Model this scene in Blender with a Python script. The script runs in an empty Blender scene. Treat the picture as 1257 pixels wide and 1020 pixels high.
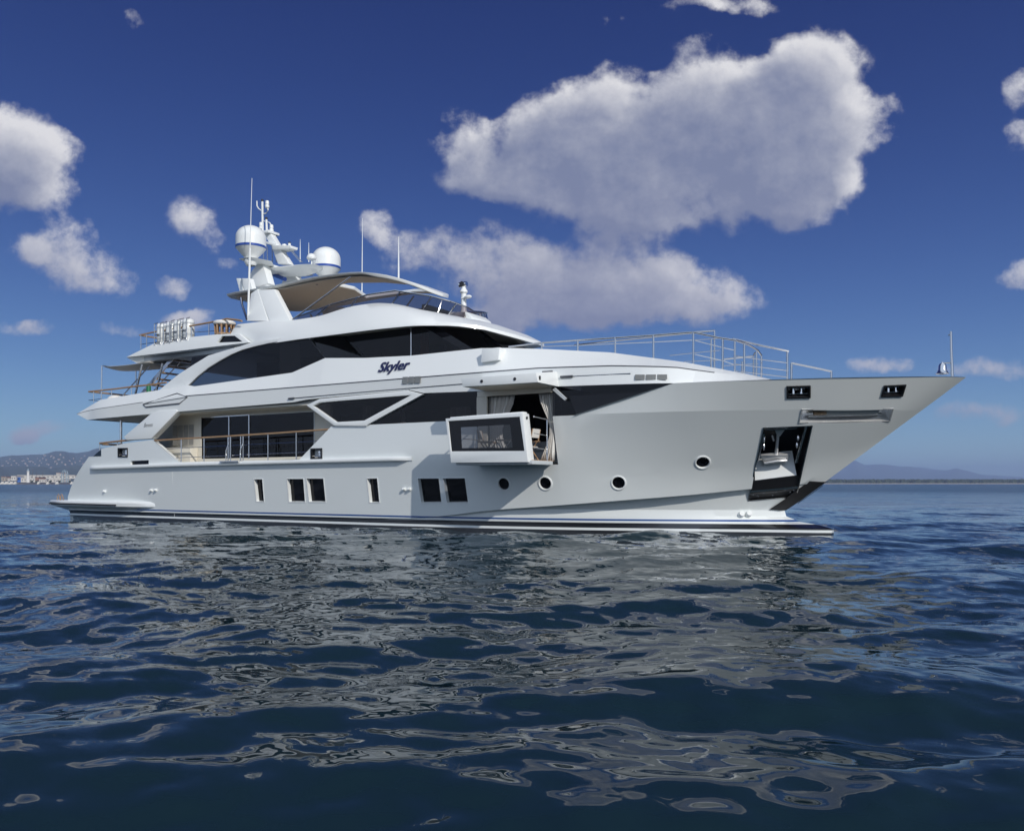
import bpy, bmesh, math, random
import numpy as np
from mathutils import Vector, Matrix
from mathutils.bvhtree import BVHTree
random.seed(7); np.random.seed(7)
C = bpy.context.scene.collection
rad = math.radians
# ------------------------------------------------------------------ camera
# world frame: x runs along the yacht towards the bow, y to port, z up, water at z = 0 (metres)
CAM = Vector((39.93, -27.95, 1.65)); TH = rad(31.0)
CT, ST = math.cos(TH), math.sin(TH)
RGT = Vector((CT, ST, 0)); FWD = Vector((-ST, CT, 0))
F, CX, HY = 1048.0, 628.5, 593.3
cam = bpy.data.cameras.new("camera"); co = bpy.data.objects.new("camera", cam); C.objects.link(co)
co.location = CAM
co.rotation_euler = (rad(90), 0, TH)
cam.sensor_width = 36.0; cam.lens = F / 1257 * 36; cam.shift_y = (HY - 510) / 1257
cam.clip_start = 0.2; cam.clip_end = 80000
bpy.context.scene.camera = co
# ------------------------------------------------------------------ light, sky, exposure
SUN = Vector((.75, -.43, .50)).normalized()
sl = bpy.data.lights.new("sun", 'SUN'); sl.energy = 2.95; sl.angle = rad(.5); sl.color = (1, .955, .89)
so = bpy.data.objects.new("sun", sl); C.objects.link(so); so.location = (60, -40, 60)
so.rotation_euler = SUN.to_track_quat('Z', 'Y').to_euler()
sc = bpy.context.scene
sc.view_settings.view_transform = 'Standard'; sc.view_settings.look = 'None'
sc.view_settings.exposure = 0.06; sc.view_settings.gamma = 1.0
sc.cycles.max_bounces = 8; sc.cycles.transparent_max_bounces = 12; sc.cycles.volume_bounces = 1
sc.cycles.caustics_reflective = False; sc.cycles.caustics_refractive = False
sc.cycles.use_denoising = True

world = bpy.data.worlds.new("World"); sc.world = world; world.use_nodes = True
nt = world.node_tree; nt.nodes.clear()
def N(t, **k):
    n = nt.nodes.new(t)
    for a, b in k.items(): setattr(n, a, b)
    return n
def L(a, b): nt.links.new(a, b)
def setin(sock, v):
    if isinstance(v, bpy.types.NodeSocket): nt.links.new(v, sock)
    else: sock.default_value = v
def MT(op, a, b=None, c=None, clamp=False):
    n = N('ShaderNodeMath', operation=op, use_clamp=clamp)
    for i, v in enumerate((a, b, c)):
        if v is not None: setin(n.inputs[i], v)
    return n.outputs[0]
def VM(op, a, b=None):
    n = N('ShaderNodeVectorMath', operation=op)
    setin(n.inputs[0], a)
    if b is not None: setin(n.inputs[1], b)
    return n.outputs['Value' if op in ('DOT_PRODUCT', 'LENGTH', 'DISTANCE') else 'Vector']
def MIX(f, a, b, mode='MIX'):
    n = N('ShaderNodeMix', data_type='RGBA', blend_type=mode)
    setin(n.inputs[0], f); setin(n.inputs[6], a); setin(n.inputs[7], b)
    return n.outputs[2]
out = N('ShaderNodeOutputWorld'); bg = N('ShaderNodeBackground'); L(bg.outputs[0], out.inputs[0])
sky = N('ShaderNodeTexSky', sky_type='NISHITA', sun_disc=False)
sky.sun_elevation = math.asin(SUN.z); sky.sun_rotation = math.atan2(SUN.x, SUN.y)
sky.altitude = 300; sky.air_density = 0.85; sky.dust_density = 0.5; sky.ozone_density = 3.0
# clouds: soft puffs at fixed directions, broken up by noise
tc = N('ShaderNodeTexCoord')
dirv = tc.outputs['Generated']
sd_ = N('ShaderNodeVectorMath', operation='SCALE'); sd_.inputs[0].default_value = tuple(RGT); L(MT('MULTIPLY', VM('DOT_PRODUCT', dirv, tuple(RGT)), -.85), sd_.inputs['Scale'])
L(VM('ADD', VM('MULTIPLY', VM('ADD', dirv, sd_.outputs[0]), (1, 1, .9)), (0, 0, .05)), sky.inputs['Vector'])
sp = N('ShaderNodeSeparateColor'); L(MIX(1.0, sky.outputs[0], (.1, .1, .1, 1), 'MULTIPLY'), sp.inputs[0])
cc_ = N('ShaderNodeCombineColor')
for i_, (pw, k_) in enumerate(((2.1, 18.0), (2.0, 11.9), (1.4, 7.9))): L(MT('MULTIPLY', MT('POWER', sp.outputs[i_], pw), k_), cc_.inputs[i_])
# brighter, whiter sky added behind the viewer to fill the shaded hull side
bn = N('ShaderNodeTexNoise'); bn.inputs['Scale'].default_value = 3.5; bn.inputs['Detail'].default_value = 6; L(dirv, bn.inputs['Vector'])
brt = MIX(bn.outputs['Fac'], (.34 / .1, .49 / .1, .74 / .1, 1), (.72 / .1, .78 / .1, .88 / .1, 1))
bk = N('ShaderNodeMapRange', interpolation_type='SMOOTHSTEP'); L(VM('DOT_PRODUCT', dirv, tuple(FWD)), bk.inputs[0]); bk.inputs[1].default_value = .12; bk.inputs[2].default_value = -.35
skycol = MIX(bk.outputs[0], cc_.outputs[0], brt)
fz = MT('MAXIMUM', VM('DOT_PRODUCT', dirv, tuple(FWD)), .05)
pa = MT('DIVIDE', VM('DOT_PRODUCT', dirv, tuple(RGT)), fz)
sz = N('ShaderNodeSeparateXYZ'); L(dirv, sz.inputs[0])
pb = MT('DIVIDE', sz.outputs[2], fz)
cb = N('ShaderNodeCombineXYZ'); L(pa, cb.inputs[0]); L(pb, cb.inputs[1])
plane = cb.outputs[0]
PUFFS = [(615,195,75,38,.8),(560,160,38,24,.55),(700,160,75,46,1),(770,140,75,52,1),(800,195,120,60,1),(880,130,75,60,1),
 (945,110,60,60,1),(1000,92,58,48,1),(1000,160,55,65,1),(930,190,95,62,1),(985,205,60,50,1),(990,235,55,45,.9),(1075,150,42,28,.6),(640,222,80,30,.9),(850,245,130,40,.8),(750,240,110,42,.8),
 (520,305,55,28,.5),(600,305,65,30,.65),(715,305,55,22,.7),(650,340,95,36,.75),(690,360,140,34,.5),(800,340,70,30,.5),(760,360,70,38,.75),(835,350,85,36,.85),
 (885,375,60,26,.7),(700,388,130,22,.5),(605,388,40,22,.7),(820,305,40,18,.4),
 (15,165,60,42,.9),(72,178,32,24,.7),(50,228,42,32,.65),(15,200,50,50,.7),(78,298,55,32,.9),(112,345,52,24,.9),(35,305,30,16,.5),
 (236,262,30,22,.45),(262,292,18,18,.4),(212,350,24,16,.6),(466,274,22,18,.6),(285,322,20,12,.5),(232,394,40,14,.5),
 (1255,110,24,22,.7),(1252,172,26,26,.5),(1250,330,30,16,.6),
 (1080,452,34,12,.7),(1212,455,55,16,.45),(1205,510,60,16,.35),(20,404,48,9,.4),(28,530,18,7,.5),(60,520,40,8,.3),
 (158,22,14,16,.35),(890,4,70,12,.4),(780,18,45,14,.3),(860,50,40,14,.25),(150,400,60,10,.25)]
PUFFS = [(u, v, rx * (1.1 if rx < 60 else 1), ry * (1.1 if rx < 60 else 1), w * (.74 if (280 < v < 385 or (rx < 36 and v < 385)) else 1.15 if v > 400 else 1)) for (u, v, rx, ry, w) in PUFFS]
def density(p):
    nz = N('ShaderNodeTexNoise'); nz.inputs['Scale'].default_value = 8; nz.inputs['Detail'].default_value = 9; nz.inputs['Roughness'].default_value = .6
    L(p, nz.inputs['Vector'])
    w = VM('SUBTRACT', nz.outputs['Color'], (.5, .5, .5))
    sc_ = N('ShaderNodeVectorMath', operation='SCALE'); L(w, sc_.inputs[0]); sc_.inputs['Scale'].default_value = .06
    q = VM('ADD', p, sc_.outputs[0])
    tot = None
    for (u, v, rx, ry, wt) in PUFFS:
        c = ((u - CX) / F, (HY - v) / F, 0)
        e = VM('MULTIPLY', VM('SUBTRACT', q, c), (F / rx / 1.5, F / ry / 1.5, 0))
        m = MT('MULTIPLY_ADD', VM('DOT_PRODUCT', e, e), -1.0, 1.0, clamp=True)
        m = MT('MULTIPLY', MT('MULTIPLY', m, m), wt)
        tot = m if tot is None else MT('ADD', tot, m)
    tot = MT('MINIMUM', tot, 1.0)
    n2 = N('ShaderNodeTexNoise'); n2.inputs['Scale'].default_value = 11; n2.inputs['Detail'].default_value = 12
    n2.inputs['Roughness'].default_value = .62; L(p, n2.inputs['Vector'])
    d = MT('MULTIPLY_ADD', MT('SUBTRACT', n2.outputs['Fac'], .515), 2.9, MT('MULTIPLY', tot, 1.25))
    return MT('MULTIPLY', d, MT('MULTIPLY', tot, 5.0, clamp=True)), tot
d0, t0_ = density(plane)
def thick(off):                 # how much cloud lies a step nearer the sun
    d, t_ = density(VM('ADD', plane, (off[0], off[1], 0)))
    return MT('MULTIPLY', d, .95, clamp=True), d, t_
(k1, e1, t1_), (k2, e2, t2_), (k3, e3, t3_) = thick((.007, .008)), thick((.022, .025)), thick((.052, .052))
mr = N('ShaderNodeMapRange', interpolation_type='SMOOTHSTEP'); L(d0, mr.inputs[0]); mr.inputs[1].default_value = .12; mr.inputs[2].default_value = .85
alpha = MT('MULTIPLY', mr.outputs[0], .94)
tau = MT('ADD', MT('MULTIPLY', k1, .7), MT('ADD', MT('MULTIPLY', k2, .9), MT('MULTIPLY', k3, 1.0)))
lit = MT('POWER', 2.718, MT('MULTIPLY', tau, -.72))
lit = MT('MULTIPLY_ADD', MT('SUBTRACT', d0, e2), .21, lit)
lit = MT('MULTIPLY_ADD', MT('SUBTRACT', lit, .14), 1.15, .06, clamp=True)
ccol = MIX(lit, (.24, .275, .42, 1), (.92, .91, .93, 1))
# low clouds take the colour of the air
ccol = MIX(MT('MULTIPLY', MT('SUBTRACT', .37, pb), 2.3, clamp=True), ccol, (.30, .31, .46, 1))
front = MT('GREATER_THAN', VM('DOT_PRODUCT', dirv, tuple(FWD)), .1)
CL = N('ShaderNodeMix', data_type='RGBA')
SKY_S = .10
L(MT('MULTIPLY', alpha, front), CL.inputs[0])
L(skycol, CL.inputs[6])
sc2 = N('ShaderNodeVectorMath', operation='SCALE'); L(ccol, sc2.inputs[0]); sc2.inputs['Scale'].default_value = .85 / SKY_S
L(sc2.outputs[0], CL.inputs[7])
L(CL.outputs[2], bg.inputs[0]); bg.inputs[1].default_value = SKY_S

# ------------------------------------------------------------------ helpers
def P(u, v, y):            # a photograph pixel to the point of that ray on the plane at yacht breadth y
    d = FWD + RGT * ((u - CX) / F) + Vector((0, 0, (HY - v) / F))
    return CAM + d * ((y - CAM.y) / d.y)
def PX(u, v, y):
    p = P(u, v, y); return (p.x, p.z)
def FAR(u, v, dist):       # point at a ground distance straight ahead
    return CAM + (FWD + RGT * ((u - CX) / F) + Vector((0, 0, (HY - v) / F))) * dist
def interp(xs, ys):
    xs = np.array(xs, float); ys = np.array(ys, float)
    h = np.diff(xs); dl = np.diff(ys) / h
    m = np.zeros(len(xs)); m[0], m[-1] = dl[0], dl[-1]
    for i in range(1, len(xs) - 1):
        m[i] = 0 if dl[i-1] * dl[i] <= 0 else 2 / (1 / dl[i-1] + 1 / dl[i])
    def f(x):
        if x <= xs[0]: return float(ys[0])
        if x >= xs[-1]: return float(ys[-1])
        i = int(np.searchsorted(xs, x) - 1); t = (x - xs[i]) / h[i]
        return float((1+2*t)*(1-t)**2*ys[i] + t*(1-t)**2*h[i]*m[i] + t*t*(3-2*t)*ys[i+1] + t*t*(t-1)*h[i]*m[i+1])
    return f
def lerp(xs, ys): return lambda x: float(np.interp(x, xs, ys))

def mat(name, col, rough=.4, metal=0., coat=0., spec=.5, emit=None, bump=0, bscale=8, vary=0):
    m = bpy.data.materials.new(name); m.use_nodes = True
    t = m.node_tree; b = t.nodes['Principled BSDF']
    b.inputs['Base Color'].default_value = (*col, 1); b.inputs['Roughness'].default_value = rough
    b.inputs['Metallic'].default_value = metal; b.inputs['Coat Weight'].default_value = coat
    b.inputs['Coat Roughness'].default_value = .08
    b.inputs['Specular IOR Level'].default_value = spec
    if vary or bump:
        g = t.nodes.new('ShaderNodeNewGeometry'); n = t.nodes.new('ShaderNodeTexNoise')
        n.inputs['Scale'].default_value = bscale; n.inputs['Detail'].default_value = 6
        t.links.new(g.outputs['Position'], n.inputs['Vector'])
        if vary:
            r = t.nodes.new('ShaderNodeMix'); r.data_type = 'RGBA'
            t.links.new(n.outputs['Fac'], r.inputs[0])
            r.inputs[6].default_value = (*[c * (1 - vary) for c in col], 1); r.inputs[7].default_value = (*[min(1, c * (1 + vary)) for c in col], 1)
            t.links.new(r.outputs[2], b.inputs['Base Color'])
        if bump:
            bb = t.nodes.new('ShaderNodeBump'); bb.inputs['Strength'].default_value = bump
            t.links.new(n.outputs['Fac'], bb.inputs['Height']); t.links.new(bb.outputs[0], b.inputs['Normal'])
    return m
WHITE = mat('white_gelcoat', (.78, .80, .79), .32, coat=.25)
DECKWHITE = mat('deck_white', (.76, .76, .74), .6)
CREAM = mat('cream_lining', (.66, .62, .53), .55)
BEIGE = mat('beige_headliner', (.80, .77, .72), .6)
GREYW = mat('grey_lining', (.50, .53, .55), .5)
STEEL = mat('stainless_steel', (.62, .62, .62), .18, 1.)
TEAK = mat('varnished_teak', (.36, .22, .115), .35, coat=.4, vary=.35, bscale=14)
DARK = mat('dark_trim', (.012, .012, .014), .35)
RUBBER = mat('black_rubber', (.01, .01, .011), .6)
LINE = mat('groove_grey', (.10, .105, .12), .6)
NAVY = mat('navy_lettering', (.012, .016, .075), .4)
BLUE = mat('blue_band', (.02, .07, .33), .35)
CLOTH = mat('white_cloth', (.72, .70, .66), .9)
CANVAS = mat('pale_canvas', (.74, .71, .66), .9)
CURTAIN = mat('pale_curtain', (.62, .59, .54), .95)
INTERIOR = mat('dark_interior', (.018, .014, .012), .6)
INTERIORB = mat('interior_wood', (.16, .085, .04), .5)
ORANGE = mat('orange_curtain', (.42, .13, .05), .9)
BLACKGLASS = mat('black_glass', (.004, .004, .006), .04, spec=.3)
GREEN = mat('green_plastic', (.01, .16, .07), .5)
BRUSHED = mat('brushed_steel', (.78, .78, .78), .34, .6)
SLOTM = mat('satin_steel', (.86, .86, .85), .2, .6)
PALETEAK = mat('pale_teak_deck', (.46, .36, .26), .7, vary=.2, bscale=5)
LOUV = mat('louvre_grey', (.30, .29, .27), .5)
CHROME = mat('polished_chrome', (.78, .78, .78), .08, 1.)
def glassmat(name, tint, gl=(1, 1, 1)):
    m = bpy.data.materials.new(name); m.use_nodes = True; t = m.node_tree; t.nodes.clear()
    o = t.nodes.new('ShaderNodeOutputMaterial'); mx = t.nodes.new('ShaderNodeMixShader')
    tr = t.nodes.new('ShaderNodeBsdfTransparent'); tr.inputs[0].default_value = (*tint, 1)
    g = t.nodes.new('ShaderNodeBsdfGlossy'); g.inputs['Roughness'].default_value = .015; g.inputs[0].default_value = (*gl, 1)
    fr = t.nodes.new('ShaderNodeFresnel'); fr.inputs[0].default_value = 1.5
    t.links.new(fr.outputs[0], mx.inputs[0]); t.links.new(tr.outputs[0], mx.inputs[1]); t.links.new(g.outputs[0], mx.inputs[2])
    t.links.new(mx.outputs[0], o.inputs[0]); return m
TINT = glassmat('tinted_window_glass', (.22, .21, .22), (.55, .55, .58))
CLEAR = glassmat('balcony_glass', (.30, .30, .32))
SMOKE = glassmat('smoked_windscreen', (.42, .38, .40))

class M:
    def __init__(s): s.v = []; s.f = []; s.m = []
    def add(s, vs, fs, mi=0):
        b = len(s.v); s.v += [tuple(v) for v in vs]
        for f in fs: s.f.append([b + i for i in f]); s.m.append(mi)
    def quad(s, *p, mi=0): s.add(p, [list(range(len(p)))], mi)
    def box(s, a, b, mi=0):
        (x0, y0, z0), (x1, y1, z1) = a, b
        s.add([(x0,y0,z0),(x1,y0,z0),(x1,y1,z0),(x0,y1,z0),(x0,y0,z1),(x1,y0,z1),(x1,y1,z1),(x0,y1,z1)],
              [(0,3,2,1),(4,5,6,7),(0,1,5,4),(1,2,6,5),(2,3,7,6),(3,0,4,7)], mi)
    def hexa(s, lo, hi, mi=0):           # two rings of equal length joined and capped
        n = len(lo)
        s.add(list(lo) + list(hi), [list(range(n))[::-1], list(range(n, 2*n))] + [(i, (i+1) % n, n+(i+1) % n, n+i) for i in range(n)], mi)
    def prism(s, poly, y0, y1, mi=0):    # outline in x,z pushed through y0..y1
        s.hexa([(x, y0, z) for x, z in poly], [(x, y1, z) for x, z in poly], mi)
    def grid(s, rows, mi=0, closed=False):
        n = len(rows[0]); b = []
        for r in rows: b += list(r)
        fs = []
        for i in range(len(rows) - 1):
            for j in range(n if closed else n - 1):
                k = (j + 1) % n
                fs.append((i*n+j, i*n+k, (i+1)*n+k, (i+1)*n+j))
        s.add(b, fs, mi)
    def tube(s, pts, r, n=8, mi=0, rs=None):
        pts = [Vector(p) for p in pts]; rings = []
        up = None
        for i, p in enumerate(pts):
            t = (pts[min(i+1, len(pts)-1)] - pts[max(i-1, 0)]).normalized()
            if up is None or abs(up.dot(t)) > .95: up = Vector((0, 0, 1)) if abs(t.z) < .9 else Vector((1, 0, 0))
            a = t.cross(up).normalized(); b = t.cross(a).normalized()
            rr = rs[i] if rs else r
            rings.append([p + (a*math.cos(k*2*math.pi/n) + b*math.sin(k*2*math.pi/n)) * rr for k in range(n)])
        s.grid(rings, mi, True)
        base = len(s.v) - len(pts) * n
        s.f.append([base + k for k in range(n)][::-1]); s.m.append(mi)
        s.f.append([base + (len(pts)-1)*n + k for k in range(n)]); s.m.append(mi)
    def lathe(s, prof, c, n=24, mi=0, axis=None, mids=None):
        c = Vector(c); ax = Vector(axis).normalized() if axis else Vector((0, 0, 1))
        a = ax.orthogonal().normalized(); b = ax.cross(a)
        rings = [[c + ax*z + (a*math.cos(k*2*math.pi/n) + b*math.sin(k*2*math.pi/n)) * max(r, 1e-4) for k in range(n)] for r, z in prof]
        for i in range(len(rings) - 1):
            s.grid([rings[i], rings[i+1]], mids[i] if mids else mi, True)
    def ball(s, c, r, mi=0, n=16, sq=(1, 1, 1)):
        c = Vector(c); k = n // 2
        s.grid([[c + Vector((math.sin(math.pi*i/k)*math.cos(2*math.pi*j/n)*r*sq[0] if 0 < i < k else 0.0002*math.cos(2*math.pi*j/n), math.sin(math.pi*i/k)*math.sin(2*math.pi*j/n)*r*sq[1] if 0 < i < k else 0.0002*math.sin(2*math.pi*j/n), math.cos(math.pi*i/k)*r*sq[2])) for j in range(n)] for i in range(k+1)], mi, True)
    def mirror(s):
        b = len(s.v); s.v += [(x, -y, z) for x, y, z in s.v]
        s.f += [[b + i for i in f][::-1] for f in s.f]; s.m += list(s.m)
    def build(s, name, mats, parent=None, sharp=32, bevel=0, weld=True, cut=None, smooth=True, hard=None):
        bm = bmesh.new(); vs = [bm.verts.new(v) for v in s.v]
        for f, mi in zip(s.f, s.m):
            try:
                q = bm.faces.new([vs[i] for i in f]); q.material_index = mi
            except ValueError: pass
        if weld: bmesh.ops.remove_doubles(bm, verts=bm.verts, dist=.0006)
        bmesh.ops.dissolve_degenerate(bm, edges=bm.edges, dist=1e-5)
        bmesh.ops.recalc_face_normals(bm, faces=bm.faces)
        if bevel:
            es = [e for e in bm.edges if len(e.link_faces) == 2 and e.calc_face_angle(0) > rad(25)]
            if es: bmesh.ops.bevel(bm, geom=es, offset=bevel, segments=2, profile=.6, affect='EDGES', clamp_overlap=True)
        if cut: cut(bm)
        for f in bm.faces: f.smooth = smooth
        for e in bm.edges:
            if len(e.link_faces) == 2 and e.calc_face_angle(0) > rad(sharp): e.smooth = False
            if hard and hard(e.verts[0].co) and hard(e.verts[1].co): e.smooth = False
        me = bpy.data.meshes.new(name); bm.to_mesh(me); bm.free()
        for m in (mats if isinstance(mats, (list, tuple)) else [mats]): me.materials.append(m)
        o = bpy.data.objects.new(name, me); C.objects.link(o)
        if parent:
            o.parent = parent
            if parent.type == 'EMPTY': o.matrix_parent_inverse = Matrix.Translation(-parent.location)
        return o
def tag(o, label=None, cat=None, group=None, kind=None):
    if label: o['label'] = label
    if cat: o['category'] = cat
    if group: o['group'] = group
    if kind: o['kind'] = kind
    return o
def thing(name, label, cat, loc=(0, 0, 0), group=None):
    o = bpy.data.objects.new(name, None); C.objects.link(o); o.location = loc
    return tag(o, label, cat, group)
def copy_tree(o, parent=None):
    c = o.copy(); C.objects.link(c)
    if parent: c.parent = parent
    for ch in list(o.children): copy_tree(ch, c)
    return c
def plate(outer, holes, fmap, thick, name, mats, parent, bevel=0):
    """flat outline with holes, mapped by fmap(a,b,t) with t=0 front, 1 back"""
    bm = bmesh.new(); es = []
    for lp in [outer] + list(holes):
        vs = [bm.verts.new((a, b, 0)) for a, b in lp]
        es += [bm.edges.new((vs[i], vs[(i+1) % len(vs)])) for i in range(len(vs))]
    bmesh.ops.triangle_fill(bm, use_beauty=True, use_dissolve=False, edges=es)
    m = M(); idx = {v: i for i, v in enumerate(bm.verts)}; n = len(idx)
    pts = [(v.co.x, v.co.y) for v in bm.verts]
    m.v = [tuple(fmap(a, b, 0)) for a, b in pts] + [tuple(fmap(a, b, 1)) for a, b in pts]
    for f in bm.faces:
        k = [idx[v] for v in f.verts]; m.f.append(k); m.m.append(0); m.f.append([n + i for i in k[::-1]]); m.m.append(0)
    for e in bm.edges:
        if len(e.link_faces) == 1:
            a, b = idx[e.verts[0]], idx[e.verts[1]]; m.f.append([a, b, n + b, n + a]); m.m.append(0)
    bm.free()
    return m.build(name, mats, parent, bevel=bevel)
# ------------------------------------------------------------------ sea
def wave_h(x, y, r, dr, waves):
    z = np.zeros_like(x)
    for (kx, ky, a, ph, lam, q) in waves:
        att = np.clip((lam / (dr * 2.6)) - .6, 0, 1)
        arg = kx * x + ky * y + ph
        z += a * att * (np.sin(arg) + q * np.cos(2 * arg + .4) * .3)
    return z
waves = []
rng = np.random.RandomState(11)
for i in range(110):
    lam = .34 * (7.0 / .34) ** (rng.rand() ** 1.25)
    spread = .95 if lam < 1.5 else .6
    a = TH + math.pi / 2 + rng.randn() * spread * .75 + .15      # mostly towards the viewer
    k = 2 * math.pi / lam
    amp = .0026 * lam ** 1.03 * rng.uniform(.5, 1.3) * (1.35 if lam > 2.2 else 1)
    waves.append((k * math.cos(a), k * math.sin(a), amp, rng.rand() * 6.28, lam, .5))
dense = np.arange(-38, 38.01, .085)
rest = np.arange(39.5, 320.5, 1.5)
ang = np.radians(np.concatenate([dense, rest]) + 90) + TH
pix = np.concatenate([np.arange(470, 14, -.85), np.arange(14, 1.5, -.5), np.array([1.2, .9, .6, .4, .25, .15, .1, .05, .025])])
rr = F * CAM.z / pix
RR, AA = np.meshgrid(rr, ang, indexing='ij')
DR = np.gradient(rr)[:, None] * np.ones_like(AA)
X = CAM.x + RR * np.cos(AA); Y = CAM.y + RR * np.sin(AA)
calm = 1.0
Z = wave_h(X, Y, RR, np.maximum(DR, RR * .0018), waves) * calm
nr, na = RR.shape
co_ = np.stack([X, Y, Z], -1).reshape(-1, 3)
ii, jj = np.meshgrid(np.arange(nr - 1), np.arange(na), indexing='ij')
j2 = (jj + 1) % na
quads = np.stack([ii * na + jj, ii * na + j2, (ii + 1) * na + j2, (ii + 1) * na + jj], -1).reshape(-1, 4)[:, ::-1]
centre = len(co_); co_ = np.vstack([co_, [[CAM.x, CAM.y, 0]]])
fan = [(j, (j + 1) % na, centre) for j in range(na)]
me = bpy.data.meshes.new("sea")
me.vertices.add(len(co_)); me.vertices.foreach_set('co', co_.astype(np.float32).ravel())
nl = quads.size + 3 * len(fan)
me.loops.add(nl); me.loops.foreach_set('vertex_index', np.concatenate([quads.ravel(), np.array(fan).ravel()]).astype(np.int32))
npoly = len(quads) + len(fan)
me.polygons.add(npoly)
st = np.concatenate([np.arange(len(quads)) * 4, quads.size + 3 * np.arange(len(fan))]).astype(np.int32)
me.polygons.foreach_set('loop_start', st)
me.polygons.foreach_set('use_smooth', np.ones(npoly, bool))
me.update(calc_edges=True); me.validate()
sea = bpy.data.objects.new("sea", me); C.objects.link(sea); tag(sea, kind='structure')
sm = bpy.data.materials.new("sea_water"); sm.use_nodes = True; t = sm.node_tree; b = t.nodes['Principled BSDF']
b.inputs['Base Color'].default_value = (.009, .024, .033, 1); b.inputs['Roughness'].default_value = .025; b.inputs['IOR'].default_value = 1.333
g = t.nodes.new('ShaderNodeNewGeometry')
SEA_A, SEA_B, SEA_C = .24, .34, .22
def noise(scale, det, stretch, out_='Fac'):
    mp = t.nodes.new('ShaderNodeMapping'); mp.inputs['Rotation'].default_value = (0, 0, -TH); mp.inputs['Scale'].default_value = (scale * stretch, scale, scale)
    t.links.new(g.outputs['Position'], mp.inputs[0])
    n = t.nodes.new('ShaderNodeTexNoise'); n.inputs['Scale'].default_value = 1; n.inputs['Detail'].default_value = det; n.inputs['Roughness'].default_value = .5
    t.links.new(mp.outputs[0], n.inputs['Vector']); return n.outputs[out_]
def vmath(op, a, b=None, scale=None):
    n = t.nodes.new('ShaderNodeVectorMath'); n.operation = op
    for i, v in enumerate((a, b)):
        if v is None: continue
        if isinstance(v, bpy.types.NodeSocket): t.links.new(v, n.inputs[i])
        else: n.inputs[i].default_value = v
    if scale is not None: n.inputs['Scale'].default_value = scale
    return n.outputs[0]
def ripple(scale, det, stretch, amp):
    c = vmath('SUBTRACT', noise(scale, det, stretch, 'Color'), (.5, .5, .5))
    return vmath('MULTIPLY', c, (amp, amp, 0))
nn = vmath('ADD', g.outputs['Normal'], vmath('ADD', ripple(.33, 3, .45, SEA_A), vmath('ADD', ripple(1.7, 2, .5, SEA_B), ripple(6, 2, .6, SEA_C))))
t.links.new(vmath('NORMALIZE', nn), b.inputs['Normal'])
# calm in the lee of the yacht, wind-roughened further out
ds = t.nodes.new('ShaderNodeVectorMath'); ds.operation = 'DISTANCE'; t.links.new(g.outputs['Position'], ds.inputs[0]); ds.inputs[1].default_value = (30, -16, 0)
mr_ = t.nodes.new('ShaderNodeMapRange'); t.links.new(ds.outputs['Value'], mr_.inputs[0])
for i_, v_ in ((1, 34), (2, 190), (3, .025), (4, .24)): mr_.inputs[i_].default_value = v_
t.links.new(mr_.outputs[0], b.inputs['Roughness'])
me.materials.append(sm)

# ------------------------------------------------------------------ the yacht: hull
yacht = thing("motor_yacht", "large white motor yacht lying at anchor with a side balcony folded out", "yacht", (18, 0, 0))
LX = 38.47
stem_z = [-.8, 0, .25, .31, .36, .43, .6, .8, 1.2, 1.66, 3.8, 4.71]
stem_x = [34.1, 34.82, 34.84, 34.72, 34.25, 33.8, 33.38, 33.32, 33.88, 34.52, 37.29, 38.47]
stem = lerp(stem_z, stem_x)
sternx = interp([-.8, 0, .8, 1.5, 2.24, 2.6, 2.9, 3.3], [.25, .1, .05, .5, 1.34, 1.85, 2.27, 3.3])
chz = interp([0, 18, 21, 24.6, 26.8, 28.8, 30.7, 32.5, 33.9, 34.6], [.36, .37, .40, .76, .93, 1.10, 1.27, 1.47, 1.62, 1.66])
yc = interp([0, 3, 8, 20, 24, 27, 29, 31, 33, 34, 34.55], [3.45, 3.58, 3.64, 3.64, 3.56, 3.22, 2.68, 1.92, .98, .42, .0])
yd = interp([0, 4, 9, 22, 25, 27, 29, 31, 33, 34.5, 35.61], [3.7, 3.88, 3.97, 3.97, 3.86, 3.66, 3.24, 2.62, 1.72, .82, 0])
yk = interp([0, 3, 8, 24, 27, 29, 31, 33, 35, 36.3, 37.0, 37.3], [3.75, 3.9, 4, 4, 3.97, 3.84, 3.48, 2.82, 1.86, 1.0, .4, 0])
ys = interp([0, 3, 8, 25, 27, 29, 31, 33, 35, 36.5, 37.6, 38.2, 38.48], [3.75, 3.9, 4, 4, 4, 3.96, 3.78, 3.36, 2.58, 1.72, .92, .36, 0])
shz = interp([0, 30, 33, 36, 38.5], [4.64, 4.62, 4.62, 4.66, 4.72])
ztop = lerp([2.27, 3.25, 3.3, 5.2, 7.15, 8.97, 15.95, 17.62, 27.8, 31.0, 31.05, 39], [2.9, 2.92, 3.24, 3.46, 3.56, 2.52, 2.56, 3.78, 3.79, 4.63, 9, 9])
def sstep(x, a, b):
    q = min(1, max(0, (x - a) / (b - a))); return q*q*(3-2*q)
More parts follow.
